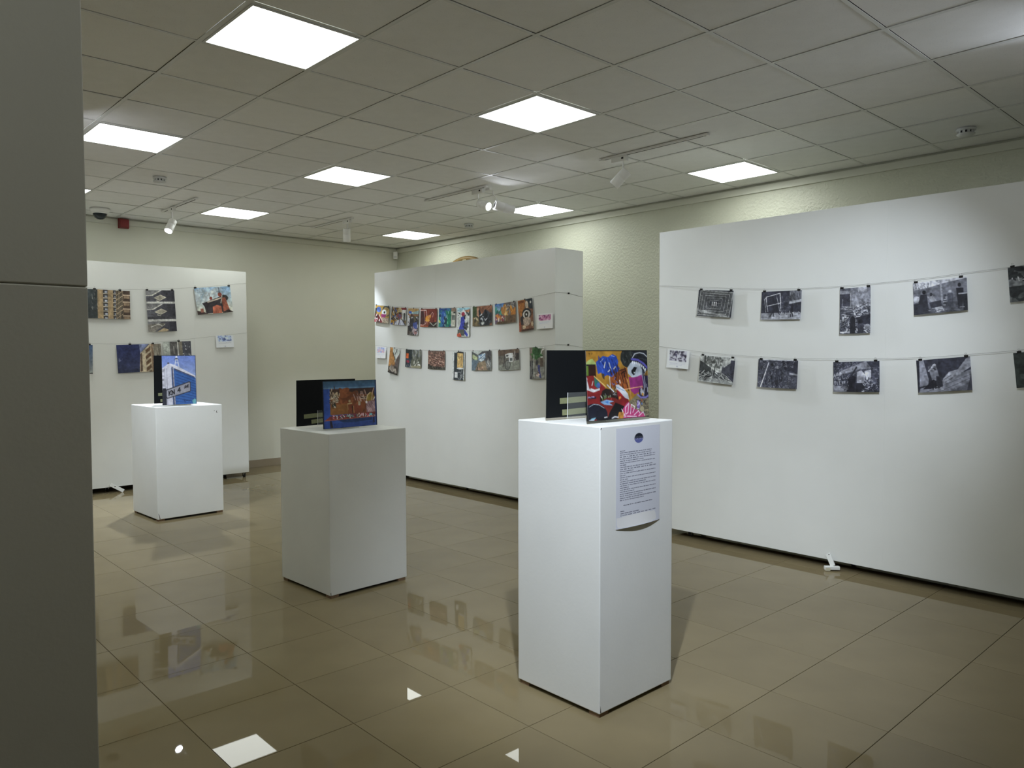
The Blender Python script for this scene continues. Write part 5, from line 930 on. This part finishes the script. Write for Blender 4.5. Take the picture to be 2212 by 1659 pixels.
glyph(c, 0.645, 0.625, 0.075, -0.33, Ag, 0.016, ik); glyph(c, 0.69, 0.613, 0.075, -0.33, Vg, 0.016, ik); glyph(c, 0.74, 0.602, 0.075, -0.33, Eg, 0.016, ik)
c.poly([(0.86, 0.93), (0.94, 0.89), (0.99, 0.91), (0.97, 1), (0.90, 1)], (90, 150, 160)); c.strokes(0.55, 0.92, 0.8, 0.95, [(24, 40, 80)], 7, 0.03, 0.014, 0.0); c.rect(0.985, 0, 1, 1, (60, 76, 116)); c.rect(0, 0, 1, 0.008, (60, 70, 110)); c.noise(3)
b_, cx, cy, a = board('picture board of a blue tower behind a street name sign, on the farthest pedestal', (2.384, 7.186), 2.8, 0.308, 0.447, P1H + ZB, c, 1.0, True)
stand('clear acrylic stand behind the street sign board', cx, cy, a, P1H, 1, 1.0)
b_, cx, cy, a = board('black back of an upright picture board on the farthest pedestal', (2.408, 7.482), 2.0, 0.308, 0.447, P1H + ZB, Canvas(12, 8, (120, 90, 60), 2.0), -1.0, False,
                      [(0.035, 0.22, 0.072, 0.098, 1.0), (0.055, 0.22, 0.015, 0.041, 1.0)])
stand('clear acrylic stand in front of the black board back on the farthest pedestal', cx, cy, a, P1H, -1, -1.0, 0.14, 0.11)

# ------------------------------------------------------------------ text sheet on the tallest pedestal
c = Canvas(150, 300, (168, 170, 178), 1.62, seed=81, det=0.0, sat=1.0)
c.ell(0.505, 0.118, 0.098, 0.059 * 150 / 150 * 0.84, (20, 24, 36))
for y in np.linspace(0.118, 0.168, 30):
    hw = 0.098 * math.sqrt(max(0, 1 - ((y - 0.118) / 0.0496) ** 2)); c.rect(0.505 - hw, y, 0.505 + hw, y + 0.002, (34, 38, 80) if y < 0.133 else (74, 80, 128))
for k, x in enumerate(np.linspace(0.43, 0.57, 5)): c.line([(x, 0.112), (x + 0.012, 0.100), (x + 0.02, 0.112)], 0.007, (84, 88, 94)); c.line([(x, 0.131), (x + 0.008, 0.120), (x + 0.018, 0.131)], 0.009, (140, 142, 170))
r = np.random.RandomState(5)
def text_row(y, x0, x1, bold=False, gap=0.012):
    x = x0
    while x < x1 - 0.01:
        wl = min(r.uniform(0.02, 0.085), x1 - x)
        k = x
        while k < x + wl - 0.003:
            h = r.choice([0.0050, 0.0050, 0.0068]); st = r.uniform(0.004, 0.008)
            c.rect(k, y - h, k + st, y + 0.001, (26, 28, 42) if bold else (46, 48, 64), 1.0); k += st + 0.002
        x += wl + gap * r.uniform(0.8, 1.3)
text_row(0.232, 0.09, 0.20, True)
rows = [(0.252, 0.80), (0.264, 0.80), (0.276, 0.88), (0.288, 0.88), (0.300, 0.62), (0.312, 0.89), (0.324, 0.22), (0.336, 0.82), (0.348, 0.90), (0.360, 0.40), (0.372, 0.90), (0.384, 0.22), (0.396, 0.90), (0.408, 0.27), (0.420, 0.90), (0.432, 0.66), (0.444, 0.90), (0.456, 0.30),
        (0.468, 0.90), (0.480, 0.40), (0.492, 0.90), (0.504, 0.60), (0.516, 0.90), (0.528, 0.62)]
for k, (y, x1) in enumerate(rows): text_row(0.250 + 0.0205 * k, 0.09, x1, False, 0.02 if k in (2, 8) else 0.010)
text_row(0.775, 0.16, 0.82, True)
text_row(0.832, 0.10, 0.18, True); text_row(0.853, 0.10, 0.50); text_row(0.874, 0.10, 0.90, False, 0.022); text_row(0.895, 0.10, 0.48)
c.noise(2)
t = thing('text_sheet', 'tall white information sheet with dense small print and a round dark logo', 'notice', (2.595, 2.0083, 1.181), (0, 0, 0))
link('sheet', sheet_mesh('sheet', c, 0.297, 0.418, 0.0, 0.003, 0.0003, 0.007), t)
